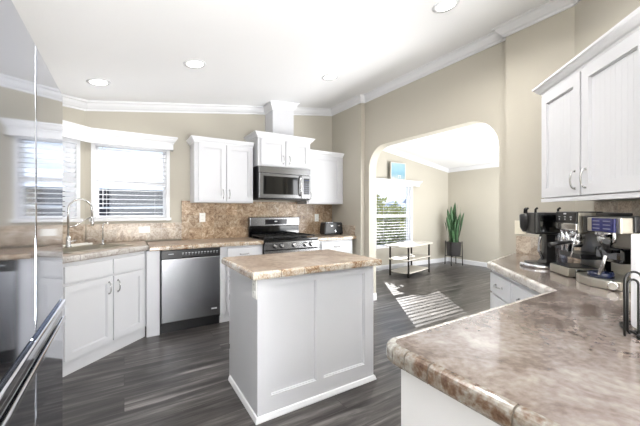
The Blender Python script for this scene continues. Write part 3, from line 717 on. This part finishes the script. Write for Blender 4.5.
# ------------------------------------------------------------------ island
IX0, IX1, IY0, IY1 = 0.681, 1.603, 1.799, 2.43
t = thing('kitchen_island_cabinet', 'white panelled kitchen island standing in the middle of the floor', 'kitchen island', (IX0, IY0, 0))
iw, idp = IX1-IX0, IY1-IY0
obj('body', box(BM(), 0.004, iw-0.004, 0.02, idp-0.02, 0.0, 0.868), 'white', t)
def frame_panel(x0, x1, z0, z1, cols, yf, yb, rz0, rz1):
    b = BM(); xs = x0
    for (a, c) in cols:
        box(b, xs, a, yf, yb, z0, z1); box(b, a, c, yf, yb, z0, rz0); box(b, a, c, yf, yb, rz1, z1)
        s = 0.006
        for q in ((a, a+s, rz0, rz1), (c-s, c, rz0, rz1), (a+s, c-s, rz0, rz0+s), (a+s, c-s, rz1-s, rz1)): box(b, q[0], q[1], yf+0.010, yb, q[2], q[3])
        xs = c
    box(b, xs, x1, yf, yb, z0, z1); return b
obj('front_panel', frame_panel(0, iw, 0.0, 0.868, [(0.085, 0.415), (0.475, 0.835)], 0, 0.0205, 0.135, 0.815), 'white', t)
b = BM(); box(b, 0, 0.005, 0.0205, idp-0.04, 0.0, 0.868); obj('side_panel', b, 'white', t)
b = BM(); box(b, iw-0.005, iw, 0.0205, idp-0.04, 0.0, 0.868); obj('side_panel', b, 'white', t)
b = BM(); sweep(b, [(0, idp-0.06, 0), (0, 0, 0), (iw, 0, 0), (iw, idp-0.06, 0)], [(0, 0), (0.016, 0), (0.016, 0.008), (0.008, 0.03), (0, 0.034)], 1); obj('base_moulding', b, 'trimw', t)
for (x0, x1) in ((0.03, 0.455), (0.465, iw-0.03)):
    b = shaker(x0, x1, 0.12, 0.84, 0.0); bmesh.ops.transform(b, matrix=Matrix.Translation((0, idp-0.02, 0)) @ Matrix.Diagonal((1, -1, 1, 1)), verts=b.verts); obj('door', b, 'white', t)
for z in (0.25, 0.62, 0.76): obj('hinge', box(BM(), -0.004, 0.004, idp-0.052, idp-0.040, z-0.02, z+0.02, 0.001), 'nickel', t)
t = thing('island_worktop', 'beige stone look worktop with a tiled edge on top of the island', 'worktop')
o_ = 0.022
poly = [(IX0-o_, IY0-o_), (IX1+o_, IY0-o_), (IX1+o_, IY1+o_), (IX0-o_, IY1+o_)]
obj('top', prism(BM(), poly, 0.869, 0.914), 'islandtop', t)
edge_tiles(t, [poly[3], poly[0], poly[1], poly[2], (IX0-o_+0.001, IY1+o_)], 0.914, 0.046, 'edge', 0.155)

# ------------------------------------------------------------------ peninsula and right-hand run
PX, PY = 0.629, 0.636
nR = Vector((DY, -DX))                       # into the angled wall
c0 = Vector((1.667, 0.661)); c1 = Vector((2.215, 1.277))
# inset by the edging depth
i0 = Vector((1.684, PY)); i1 = c1 + nR*0.022
dn = Vector((DX, DY))
i0b = c0 + nR*0.022
# intersection of the shifted run edge with y = PY
k = (PY-i0b.y)/dn.y; i0 = i0b+dn*k
i1 = i1 - dn*0.02
we = (BX-0.002, 1.385)
kk = (RC[1]+0.30)/DY
wq = (RC[0]-DX*kk-DY*0.003, -0.30)
poly = [(PX, -0.30)] + [(PX, PY-0.035)] + [(PX+0.035-0.035*math.cos(R(a)), PY-0.035+0.035*math.sin(R(a))) for a in range(15, 90, 15)] + [(PX+0.035, PY), tuple(i0), tuple(i1), we, (BX-0.002, RC[1]+0.003), wq]
t = thing('peninsula_worktop', 'large brown stone look worktop in the foreground with a tiled edge', 'worktop')
obj('top', prism(BM(), poly, 0.869, 0.914), 'laminate', t)
e1p = [(PX, -0.30), (PX, PY-0.035)] + [(PX+0.035-0.035*math.cos(R(a)), PY-0.035+0.035*math.sin(R(a))) for a in range(15, 90, 15)] + [(PX+0.035, PY), (PX+0.10, PY)]
edge_tiles(t, e1p[:2], 0.914, 0.046, 'edged', 0.2, first=[0.2, 0.41, 0.60, 0.79, 0.862], side=-1, dep=0.026, gap=0.0022)
edge_tiles(t, e1p[1:-1], 0.914, 0.046, 'edged', 0.2, side=-1, dep=0.026)
edge_tiles(t, [(PX+0.035, PY), tuple(i0), tuple(i1), we], 0.914, 0.046, 'edgeg', 0.2, side=-1, dep=0.024)
obj('corner_backsplash', prism(BM(), [(BX-0.002, 1.38), (BX-0.017, 1.38), (BX-0.017, RC[1]+0.01), (BX-0.002, RC[1]+0.003)], 0.915, 1.063), 'splashl', t)
q0 = Vector(RC) - dn*0.015 - nR*0.002; q1 = Vector(RC) - dn*0.24 - nR*0.002; q2 = Vector(RC) - dn*1.7 - nR*0.002
obj('low_backsplash', prism(BM(), [tuple(q0), tuple(q1), tuple(q1-nR*0.015), tuple(q0-nR*0.015)], 0.915, 1.063), 'splashl', t)
obj('backsplash', prism(BM(), [tuple(q1), tuple(q2), tuple(q2-nR*0.015), tuple(q1-nR*0.015)], 0.915, 1.333), 'splashl', t)

t = thing('peninsula_cabinet', 'plain white peninsula cabinet carrying the foreground worktop', 'cabinet', (PX+0.03, 0, 0))
b = BM(); box(b, 0.005, 0.96, -0.28, PY-0.03, 0.10, 0.867); obj('body', b, 'white', t)
obj('end_panel', box(BM(), -0.012, 0.005, -0.28, PY-0.022, 0.0, 0.867, 0.002), 'white', t)
obj('back_panel', box(BM(), 0.005, 0.96, PY-0.03, PY-0.022, 0.0, 0.867), 'white', t)
# run cabinets: local x along -D (towards the camera), front at local -y
rr_ang = math.atan2(-DY, -DX)
org = c1 + nR*0.03 - dn*0.02      # far end of the faces
t = thing('base_cabinet', 'white drawer cabinet under the counter with the coffee machines', 'cabinet', (org.x, org.y, 0), rr_ang)
obj('body', box(BM(), 0.0, 0.72, 0.0, 0.55, 0.10, 0.867), 'white', t)
obj('toe_kick', box(BM(), 0.0, 0.72, 0.04, 0.055, 0, 0.1), 'white', t)
drawer(t, 0.02, 0.36, 0.715, 0.845, 0); drawer(t, 0.02, 0.36, 0.43, 0.70, 0); drawer(t, 0.02, 0.36, 0.12, 0.415, 0)
drawer(t, 0.375, 0.70, 0.715, 0.845, 0, True); door(t, 0.375, 0.70, 0.12, 0.70, 0, 0.42, 0.6)

# right wall cabinet with beadboard doors
ucd = 0.31
uo = Vector(RC) - dn*0.222 - nR*(ucd+0.002)
t = thing('beadboard_wall_cabinet', 'large white wall cabinet with beadboard doors above the coffee machines', 'cabinet', (uo.x, uo.y, 0), rr_ang)
obj('body', box(BM(), 0, 0.90, 0.0, ucd, 1.345, 2.09), 'white', t)
door(t, 0.01, 0.425, 1.365, 2.06, 0, 0.385, 1.455, bead=True, fr=0.06); door(t, 0.44, 0.885, 1.365, 2.06, 0, 0.48, 1.455, bead=True, fr=0.06)
obj('light_rail', box(BM(), 0.0, 0.90, -0.018, 0.0, 1.335, 1.358), 'white', t)
obj('top_rail', box(BM(), 0, 0.90, -0.012, 0.0, 2.065, 2.10), 'white', t)
c = BM(); sweep(c, [(0, ucd, 2.075), (0, -0.006, 2.075), (0.90, -0.006, 2.075), (0.90, ucd, 2.075)], crownp(0.62, 0.62), 1); obj('crown_moulding', c, 'trimw', t)

# ------------------------------------------------------------------ refrigerator
FX = -0.225
t = thing('refrigerator', 'tall polished stainless french door refrigerator at the left edge', 'refrigerator', (FX, 0.795, 0), R(90))
obj('cabinet_body', box(BM(), 0.0, 0.945, 0.075, 0.74, 0.02, 1.755), 'steel', t)
for (x0, x1) in ((0.0, 0.4545), (0.4625, 0.945)):
    d = obj('door', box(BM(), x0, x1, 0.0, 0.07, 0.905, 1.78, 0.008), 'fridge', t)
    obj('hinge_cover', box(BM(), (x0 if x0 == 0 else x1-0.06), (x0+0.06 if x0 == 0 else x1), 0.02, 0.12, 1.7805, 1.80, 0.004), 'black', d)
for (x0, x1) in ((0.0, 0.4545), (0.4625, 0.945)): obj('lower_door', box(BM(), x0, x1, 0.0, 0.07, 0.06, 0.80, 0.008), 'fridge', t)
dm = obj('handle_channel', box(BM(), 0.0, 0.945, 0.001, 0.07, 0.806, 0.899, 0.006), 'fridge', t)
h = BM(); prism(h, [(0.01, -0.011), (0.94, -0.011), (0.94, 0.0005), (0.01, 0.0005)], 0.868, 0.897, 0.006, 3)
obj('handle', h, 'chrome', dm)
h = BM(); prism(h, [(0.01, -0.011), (0.94, -0.011), (0.94, 0.0005), (0.01, 0.0005)], 0.803, 0.826, 0.006, 3); obj('handle', h, 'chrome', dm)
obj('grip_recess', box(BM(), 0.01, 0.925, -0.001, 0.002, 0.828, 0.866), 'blackgl', dm)
obj('foot', box(BM(), 0.02, 0.925, 0.04, 0.7, 0.0, 0.059), 'black', t)

# ------------------------------------------------------------------ counter-top appliances (frame of the angled wall: x towards the camera, y into the wall)
def wl(x, y, z=0.9145):
    p = Vector(RC) - dn*x + nR*y
    return (p.x, p.y, z)
t = thing('pod_coffee_maker', 'black coffee maker on a round chrome base, farthest of the three machines', 'coffee maker', wl(0.375, -0.405), rr_ang)
obj('base', lathe(BM(), [(0.112, 0), (0.115, 0.004), (0.115, 0.016), (0.108, 0.022), (0.02, 0.024)], 32, (0, 0, 0)), 'chrome', t)
obj('drip_plate', lathe(BM(), [(0.09, 0.0225), (0.09, 0.027), (0.02, 0.028)], 28), 'black', t)
b = BM()
for zz, hw, hd in ((0.02, 0.055, 0.06), (0.05, 0.035, 0.05)): pass
vsz = [(0.02, 0.062, 0.05), (0.055, 0.036, 0.036), (0.24, 0.03, 0.032)]
rg = [[b.verts.new((sx*hw, 0.055+sy*hd, z)) for sx, sy in ((-1, -1), (1, -1), (1, 1), (-1, 1))] for z, hw, hd in vsz]
for a, c in zip(rg, rg[1:]):
    for i in range(4): b.faces.new((a[i], a[(i+1)%4], c[(i+1)%4], c[i]))
b.faces.new(rg[0][::-1]); b.faces.new(rg[-1]); obj('column', b, 'black', t)
hd = obj('brew_head', box(BM(), -0.045, 0.09, -0.07, 0.105, 0.212, 0.352, 0.014), 'black', t)
obj('head_side_panel', box(BM(), 0.09, 0.0935, -0.045, 0.075, 0.23, 0.335, 0.001), 'blackgl', hd)
obj('filter_basket', lathe(BM(), [(0.03, 0.0), (0.045, 0.03), (0.048, 0.11), (0.04, 0.12)], 22, (-0.058, -0.05, 0.222)), 'black', t)
for (x, y) in ((-0.08, -0.06), (-0.03, -0.07), (0.07, -0.06), (0.085, 0.06)): obj('lid_catch', tube(BM(), [(x, y, 0.345), (x, y, 0.372), (x+0.02, y, 0.378)], 0.007, 8), 'black', t)
obj('water_pipe', tube(BM(), [(0.0, 0.02, 0.04), (-0.02, 0.0, 0.1), (-0.01, 0.0, 0.17), (0.0, 0.01, 0.236)], 0.009, 8), 'chrome', t)

t = thing('espresso_machine', 'stainless espresso machine with a black control panel, middle of the three machines', 'coffee maker', wl(0.54, -0.40), rr_ang)
obj('back_body', box(BM(), 0.0, 0.197, 0.13, 0.20, 0.0, 0.355, 0.008), 'ivory_steel', t)
obj('base', box(BM(), 0.0, 0.197, 0.0, 0.13, 0.0, 0.045, 0.006), 'steelh', t)
obj('drip_tray', box(BM(), 0.01, 0.19, -0.035, 0.12, 0.004, 0.05, 0.004), 'ivory_steel', t)
obj('side_panel', box(BM(), 0.1975, 0.203, 0.01, 0.198, 0.24, 0.352, 0.002), 'ivory_steel', t); obj('lower_side_panel', box(BM(), 0.1975, 0.203, 0.13, 0.198, 0.0, 0.239, 0.002), 'blackgl', t)  # pale upper panel colours in the wall's reflection on the steel side
obj('tray_grille', box(BM(), 0.018, 0.182, -0.027, 0.115, 0.0505, 0.054), 'black', t)
obj('control_panel', box(BM(), 0.0, 0.197, 0.0, 0.131, 0.292, 0.358, 0.008), 'black', t)
for i in range(3):
    x = 0.035+i*0.055; obj('button_mark', box(BM(), x, x+0.016, -0.0012, -0.0002, 0.326, 0.330), 'ink', t); obj('indicator_mark', box(BM(), x+0.004, x+0.012, -0.0012, -0.0002, 0.311, 0.318), 'ink', t)
obj('nameplate', box(BM(), 0.085, 0.11, -0.0012, -0.0002, 0.342, 0.350), 'ink', t)
obj('group_head_housing', box(BM(), 0.0, 0.197, 0.0, 0.13, 0.255, 0.293, 0.005), 'chrome', t)
obj('group_head', lathe(BM(), [(0.034, 0), (0.036, 0.02), (0.036, 0.05)], 24, (0.12, 0.05, 0.21)), 'chrome', t)
pf = obj('portafilter', lathe(BM(), [(0.02, -0.02), (0.033, 0.0), (0.036, 0.03)], 24, (0.12, 0.05, 0.18)), 'chrome', t)
obj('handle', tube(BM(), [(0.12, 0.02, 0.19), (0.13, -0.05, 0.18), (0.14, -0.10, 0.17)], lambda q: 0.009+0.005*q, 10), 'black', pf)
for gx_ in (0.03, 0.075): obj('grinder_cylinder', lathe(BM(), [(0.017, 0), (0.017, 0.13)], 20, (gx_, 0.03, 0.13)), 'chrome', t)
obj('inner_shelf', box(BM(), 0.0, 0.197, 0.02, 0.131, 0.10, 0.128, 0.004), 'black', t)
obj('water_jar', lathe(BM(), [(0.03, 0), (0.032, 0.16), (0.028, 0.19)], 22, (-0.036, 0.05, 0.035)), 'carafe', t)
obj('steam_wand', tube(BM(), [(0.18, 0.02, 0.26), (0.185, 0.0, 0.2), (0.19, -0.02, 0.11)], 0.005, 8), 'chrome', t)

t = thing('coffee_machine', 'wide coffee machine with a dark blue keypad, nearest of the three machines', 'coffee maker', wl(0.765, -0.375), rr_ang)
obj('rear_tower', box(BM(), 0.0, 0.25, 0.13, 0.28, 0.0, 0.27, 0.008), 'ivory_steel', t)
obj('rear_cover', box(BM(), -0.002, 0.2535, 0.052, 0.282, 0.262, 0.336, 0.006), 'black', t)
obj('side_panel', box(BM(), 0.238, 0.25, 0.05, 0.131, 0.03, 0.2615, 0.004), 'ivory_steel', t)
obj('head_housing', box(BM(), 0.02, 0.25, 0.0, 0.0515, 0.258, 0.330, 0.006), 'ivory_steel', t)
kp_ = obj('keypad_panel', box(BM(), 0.07, 0.225, -0.010, 0.001, 0.260, 0.327, 0.003), 'blue', t)
for r_ in range(3):
    for c_ in range(2): obj('key_mark', box(BM(), 0.082+c_*0.072, 0.130+c_*0.072, -0.0112, -0.0102, 0.274+r_*0.018, 0.279+r_*0.018), 'dim_ink', kp_)
obj('lid', box(BM(), -0.01, 0.09, 0.055, 0.16, 0.337, 0.352, 0.006), 'black', t)
obj('head_side', box(BM(), -0.015, 0.02, 0.0, 0.131, 0.25, 0.335, 0.006), 'black', t)
obj('group_head', lathe(BM(), [(0.04, 0), (0.044, 0.012), (0.044, 0.024)], 26, (0.08, 0.05, 0.237)), 'chrome', t)
obj('inner_back', box(BM(), 0.0, 0.237, 0.122, 0.129, 0.05, 0.257), 'ivory_steel', t)
pf = obj('portafilter', lathe(BM(), [(0.02, -0.025), (0.034, -0.005), (0.038, 0.02)], 24, (0.08, 0.05, 0.215)), 'nickel', t)
obj('handle', tube(BM(), [(0.13, 0.03, 0.165), (0.175, -0.01, 0.185), (0.225, -0.04, 0.222)], lambda q: 0.011+0.004*q, 10), 'black', pf)
obj('steam_nozzle', tube(BM(), [(0.232, -0.012, 0.262), (0.232, -0.014, 0.215)], 0.007, 8), 'nickel', t)
obj('frothing_arm', tube(BM(), [(0.205, -0.03, 0.155), (0.195, -0.035, 0.11), (0.182, -0.045, 0.06)], 0.007, 8), 'nickel', t)
obj('water_tank', box(BM(), 0.02, 0.20, 0.03, 0.121, 0.11, 0.185, 0.02), 'blackgl', t)
b = BM(); prism(b, [(0.0, 0.131), (0.0, -0.02), (0.03, -0.055), (0.09, -0.075), (0.16, -0.07), (0.22, -0.04), (0.25, 0.0), (0.25, 0.131)], 0, 0.04, 0.003); obj('base', b, 'ivory_steel', t)
b = BM(); lathe(b, [(0.05, 0), (0.05, 0.022), (0.044, 0.025), (0.01, 0.022)], 32, (0.13, -0.005, 0.0402)); obj('drip_tray', b, 'bluerim', t)
k = obj('dial', lathe(BM(), [(0.021, 0), (0.021, 0.014), (0.016, 0.018)], 22, mtx=Matrix.Translation((0.240, -0.022, 0.022)) @ Matrix.Rotation(R(50), 4, 'Z') @ Matrix.Rotation(R(90), 4, 'X')), 'chrome', t)

# paper towel holder with a looped wire arm
def campt(u, dep, z):
    lat = (u-320)/313.2*dep
    return Vector((lat*math.cos(PHI)+dep*math.sin(PHI), -lat*math.sin(PHI)+dep*math.cos(PHI), z))
pc = (1.347, 0.250)
t = thing('paper_towel_holder', 'black wire paper towel holder with a looped tension arm', 'paper towel holder', (pc[0], pc[1], 0.9145), -PHI)
obj('base', tube(BM(), [(0.088*math.cos(R(a)), 0.088*math.sin(R(a)), 0.005) for a in range(0, 360, 15)], 0.004, 8, closed=True), 'wire', t)
obj('post', tube(BM(), [(0.002, 0, 0.004), (0.002, 0, 0.31)], 0.005, 8), 'wire', t)
obj('base_bar', tube(BM(), [(-0.088, 0, 0.005), (0.088, 0, 0.005)], 0.004, 8), 'wire', t)
obj('finial', lathe(BM(), [(0.003, 0), (0.011, 0.006), (0.011, 0.012), (0.003, 0.018)], 14, (0.002, 0, 0.308)), 'wire', t)
def loop(w_, z0, z1, y, x):
    h_ = w_/2; p = [(x-h_, y, z0), (x-h_, y, z1-h_)]+[(x-h_*math.cos(R(a)), y, z1-h_+h_*math.sin(R(a))) for a in range(15, 180, 15)]+[(x+h_, y, z1-h_), (x+h_, y, z0)]
    return p
lo = loop(0.052, 0.012, 0.188, -0.030, -0.112); li = loop(0.032, 0.02, 0.166, -0.030, -0.114)
p = lo + [(-0.08, -0.03, 0.0045)]
obj('outer_loop', tube(BM(), [(-0.137, -0.030, 0.0045)]+p, 0.0033, 8), 'wire', t)
obj('inner_loop', tube(BM(), [(li[0][0]+0.006, -0.03, 0.012)]+li+[(li[-1][0]-0.006, -0.03, 0.012)], 0.0033, 8), 'wire', t)
obj('foot', lathe(BM(), [(0.004, 0), (0.009, 0.003), (0.009, 0.008), (0.004, 0.012)], 12, (-0.104, -0.040, 0.0)), 'wire', t)
t = tag(obj('paper_towel_roll', lathe(BM(), [(0.019, 0.0), (0.063, 0.0), (0.064, 0.003), (0.064, 0.277), (0.063, 0.28), (0.019, 0.28), (0.019, 0.0)], 36, cap=False), 'paper', loc=(pc[0], pc[1], 0.9245)), 'white paper towel roll standing on the wire holder at the right edge', 'paper towel')

# ------------------------------------------------------------------ living room furniture
t = thing('tiered_side_table', 'three tier pale wood table with dark metal legs under the living room window', 'table', (4.92, 4.42, 0), R(13))
def oval(hx, hy): return rrect(-hx, hx, -hy, hy, min(hx, hy)*0.55, 8)
obj('tabletop', prism(BM(), oval(0.60, 0.25), 0.588, 0.612, 0.004), 'shelfw', t)
obj('shelf', prism(BM(), oval(0.53, 0.225), 0.325, 0.343, 0.003), 'shelfw', t)
obj('shelf', prism(BM(), oval(0.45, 0.21), 0.075, 0.093, 0.003), 'shelfw', t)
for sx in (-1, 1):
    for sy in (-1, 1):
        x, y = sx*0.42, sy*0.20; obj('leg', box(BM(), x-0.013, x+0.013, y-0.013, y+0.013, 0.0, 0.588), 'darkm', t)
for z in (0.062, 0.312, 0.575):
    r_ = BM()
    for y in (-0.20, 0.20): box(r_, -0.407, 0.407, y-0.009, y+0.009, z, z+0.0125)
    for x in (-0.42, 0.42): box(r_, x-0.009, x+0.009, -0.187, 0.187, z, z+0.0125)
    obj('frame_rail', r_, 'darkm', t)

t = thing('snake_plant', 'tall green snake plant growing in the dark pot in the corner', 'plant', (6.60, 4.60, 0.22))
for i in range(19):
    a = i*2.399; r0 = 0.02+0.09*math.sqrt(i/19); bx_, by_ = r0*math.cos(a), r0*math.sin(a)
    H_ = (1.24, 1.10, 1.18, 0.95, 1.15, 0.85, 1.02, 0.92, 0.72, 1.08, 0.66, 0.86, 0.60, 0.98, 0.78, 1.12, 0.70, 0.90, 1.0)[i]
    lean = 0.03+0.10*(i/19); tw = a+1.2; b = BM(); prev = None; n = 12
    for s in range(n+1):
        q = s/n; wdt = 0.040*(0.62+0.8*q)*(1-q**5)+0.0012; an = tw+1.1*q+0.15*math.sin(5*q+i)
        cx, cy, cz = bx_+math.cos(a)*lean*q**1.5+0.012*math.sin(7*q+i), by_+math.sin(a)*lean*q**1.5, 0.30+(H_-0.28)*q
        dx_, dy_ = math.cos(an), math.sin(an); fxn, fyn = -dy_*0.008*(1-q*0.7), dx_*0.008*(1-q*0.7)
        ringv = [b.verts.new(v) for v in ((cx-dx_*wdt, cy-dy_*wdt, cz), (cx+fxn*0.2, cy+fyn*0.2, cz), (cx+dx_*wdt, cy+dy_*wdt, cz), (cx+fxn, cy+fyn, cz))]
        if prev:
            for k_ in range(4):
                f = b.faces.new((prev[k_], prev[(k_+1)%4], ringv[(k_+1)%4], ringv[k_])); f.smooth = True
        else: b.faces.new(ringv)
        prev = ringv
    b.faces.new(prev[::-1]); obj('leaf', b, 'leaf', t)
obj('soil', lathe(BM(), [(0.02, 0.275), (0.148, 0.275), (0.148, 0.295), (0.02, 0.30)], 28), 'soil', t)
t = thing('plant_pot_stand', 'dark grey round planter on a black four-legged stand', 'planter', (6.60, 4.60, 0))
pb = BM(); lathe(pb, [(0.135, 0.215), (0.15, 0.225), (0.166, 0.53), (0.170, 0.535), (0.160, 0.535), (0.152, 0.51), (0.15, 0.49), (0.02, 0.488)], 32); obj('pot', pb, 'pot', t)
for i in range(4):
    a = R(20+90*i); x, y = 0.186*math.cos(a), 0.186*math.sin(a)
    obj('leg', tube(BM(), [(x*1.06, y*1.06, 0.0), (x, y, 0.56)], 0.010, 8), 'wire', t)
r_ = BM()
for a in (R(20), R(110)): tube(r_, [(-0.186*math.cos(a), -0.186*math.sin(a), 0.205), (0.186*math.cos(a), 0.186*math.sin(a), 0.205)], 0.008, 8)
obj('cross_brace', r_, 'wire', t)

# small picture on the living-room cornice (a plain beach scene)
def picmat():
    m = bpy.data.materials.new('beach_picture'); m.use_nodes = True; n = m.node_tree; b = n.nodes['Principled BSDF']; b.inputs['Roughness'].default_value = 0.6
    t_ = n.nodes.new('ShaderNodeTexCoord'); s = n.nodes.new('ShaderNodeSeparateXYZ'); n.links.new(t_.outputs['Object'], s.inputs[0])
    nz = n.nodes.new('ShaderNodeTexNoise'); nz.inputs['Scale'].default_value = 9; n.links.new(t_.outputs['Object'], nz.inputs[0])
    a = n.nodes.new('ShaderNodeMath'); a.operation = 'MULTIPLY_ADD'; a.inputs[1].default_value = 0.16
    n.links.new(nz.outputs[0], a.inputs[0]); n.links.new(s.outputs['Z'], a.inputs[2])
    r = ramp(n, [(0.06, (196, 190, 176)), (0.14, (150, 170, 178)), (0.2, (120, 160, 178)), (0.30, (134, 172, 188)), (0.42, (150, 180, 190)), (0.50, (172, 194, 200))])
    n.links.new(a.outputs[0], r.inputs[0]); n.links.new(r.outputs[0], b.inputs['Base Color']); return m
t = thing('beach_picture', 'small blue beach picture leaning on the cornice above the living room window', 'picture', (5.08, 4.96, 1.9485), 0)
tl = Matrix.Rotation(R(-6), 4, 'X')
obj('canvas', box(BM(), -0.22, 0.22, -0.062, -0.040, 0.0, 0.37, 0.002), picmat(), t)
b = BM()
for (x0, x1, z0, z1) in ((-0.228, -0.21, -0.0, 0.378), (0.21, 0.228, -0.0, 0.378), (-0.21, 0.21, 0.0, 0.014), (-0.21, 0.21, 0.362, 0.378)): box(b, x0, x1, -0.066, -0.036, z0, z1)
obj('frame', b, 'shelfw', t)
b = BM(); box(b, -0.01, 0.09, -0.0645, -0.0622, 0.09, 0.10); box(b, 0.01, 0.02, -0.0645, -0.0622, 0.04, 0.09); box(b, 0.065, 0.075, -0.0645, -0.0622, 0.04, 0.09); obj('painted_bench', b, 'shelfw', t)

# ------------------------------------------------------------------ outdoors
o = struct('ground', box(BM(), -60, 60, 5.3, 90, -0.4, -0.3), 'lawn')
def foliage(seed, n, rx, ry, rz, size):
    rnd = random.Random(seed); b = BM()
    for i in range(n):
        while True:
            p = Vector((rnd.uniform(-1, 1), rnd.uniform(-1, 1), rnd.uniform(-1, 1)))
            if 0.35 < p.length < 1: break
        lump = 0.75+0.25*math.sin(p.x*7+seed)*math.cos(p.z*6)
        c = Vector((p.x*rx, p.y*ry, p.z*rz))*lump
        s = size*rnd.uniform(0.6, 1.4); mt = Matrix.Rotation(rnd.uniform(0, 6.28), 4, Vector((rnd.uniform(-1, 1), rnd.uniform(-1, 1), rnd.uniform(-1, 1))).normalized())
        v = [b.verts.new(c + mt @ Vector(q)) for q in ((-s, 0, 0), (0, -s*0.45, s*0.1), (s, 0, 0), (0, s*0.45, s*0.1))]
        b.faces.new(v)
    return b
def plant(name, label, cat, loc, rx, ry, rz, n, size, m, seed, group=None, trunk=0.0):
    t = thing(name, label, cat, loc, 0, group)
    f = foliage(seed, n, rx, ry, rz, size); bmesh.ops.translate(f, verts=f.verts, vec=(0, 0, trunk+rz*0.9)); obj('foliage', f, m, t)
    st = BM()
    for i in range(4): a = i*1.7; tube(st, [(0, 0, 0), (0.2*rx*math.cos(a), 0.2*ry*math.sin(a), trunk+rz*0.4), (0.5*rx*math.cos(a), 0.5*ry*math.sin(a), trunk+rz)], lambda q: (0.05+trunk*0.03)*(1-0.7*q), 7)
    obj('trunk' if trunk else 'stem', st, 'bark', t)
plant('garden_bush', 'dark green bush close outside the lower living room window', 'bush', (5.5, 5.72, -0.3), 0.95, 0.30, 0.93, 3600, 0.05, 'bush', 3)
plant('garden_bush', 'dark bush outside the living room window nearer the corner', 'bush', (7.6, 6.6, -0.3), 0.6, 0.30, 0.85, 1700, 0.05, 'bush', 8)
plant('garden_tree', 'yellow green tree farther off outside the living room window', 'tree', (8.3, 9.7, -0.3), 0.95, 0.9, 1.0, 2600, 0.10, 'tree', 5, trunk=0.7)
plant('garden_tree', 'low yellow green tree before the distant blue hill', 'tree', (12.6, 12.6, -0.3), 1.5, 1.0, 0.9, 2000, 0.12, 'tree', 6, trunk=0.4)
b = BM(); prev = None
rnd = random.Random(4)
for i in range(41):
    x = 28+i*2.4; hh = 5.5+2.5*math.sin(i*0.45+2.2)+1.3*math.sin(i*1.3)
    cur = [b.verts.new((x, 60, -0.4)), b.verts.new((x, 78, hh)), b.verts.new((x, 96, -0.4))]
    if prev:
        for k_ in range(3): b.faces.new((prev[k_], prev[(k_+1)%3], cur[(k_+1)%3], cur[k_]))
    else: b.faces.new(cur)
    prev = cur
b.faces.new(prev[::-1])
struct('distant_hills', b, 'hill')
t = thing('neighbour_house', 'dark slate neighbouring house seen low through the kitchen window blind', 'house', (-4.5, 9.5, -0.3))
obj('wall', box(BM(), 0, 8.5, 0, 4, 0, 2.10), 'siding', t)
b = BM(); v = [b.verts.new(p) for p in ((-0.3, -0.35, 2.11), (8.8, -0.35, 2.11), (8.8, 4.35, 2.11), (-0.3, 4.35, 2.11), (-0.3, 2, 2.75), (8.8, 2, 2.75))]
for f in ((0,1,5,4), (2,3,4,5), (0,4,3), (1,2,5), (3,2,1,0)): b.faces.new([v[i] for i in f])
obj('roof', b, 'roof', t)
for x in (2.9, 6.6):
    w_ = obj('window', box(BM(), x, x+0.8, -0.03, 0.002, 1.1, 1.75), 'trimw', t); obj('pane', box(BM(), x+0.06, x+0.74, -0.034, -0.029, 1.16, 1.69), 'blackgl', w_)
obj('porch_rail', tube(BM(), [(2.4, -0.7, 0.0), (2.4, -0.7, 1.60), (7.6, -0.7, 1.72), (7.6, -0.7, 0.0)], 0.022, 8), 'trimw', t)
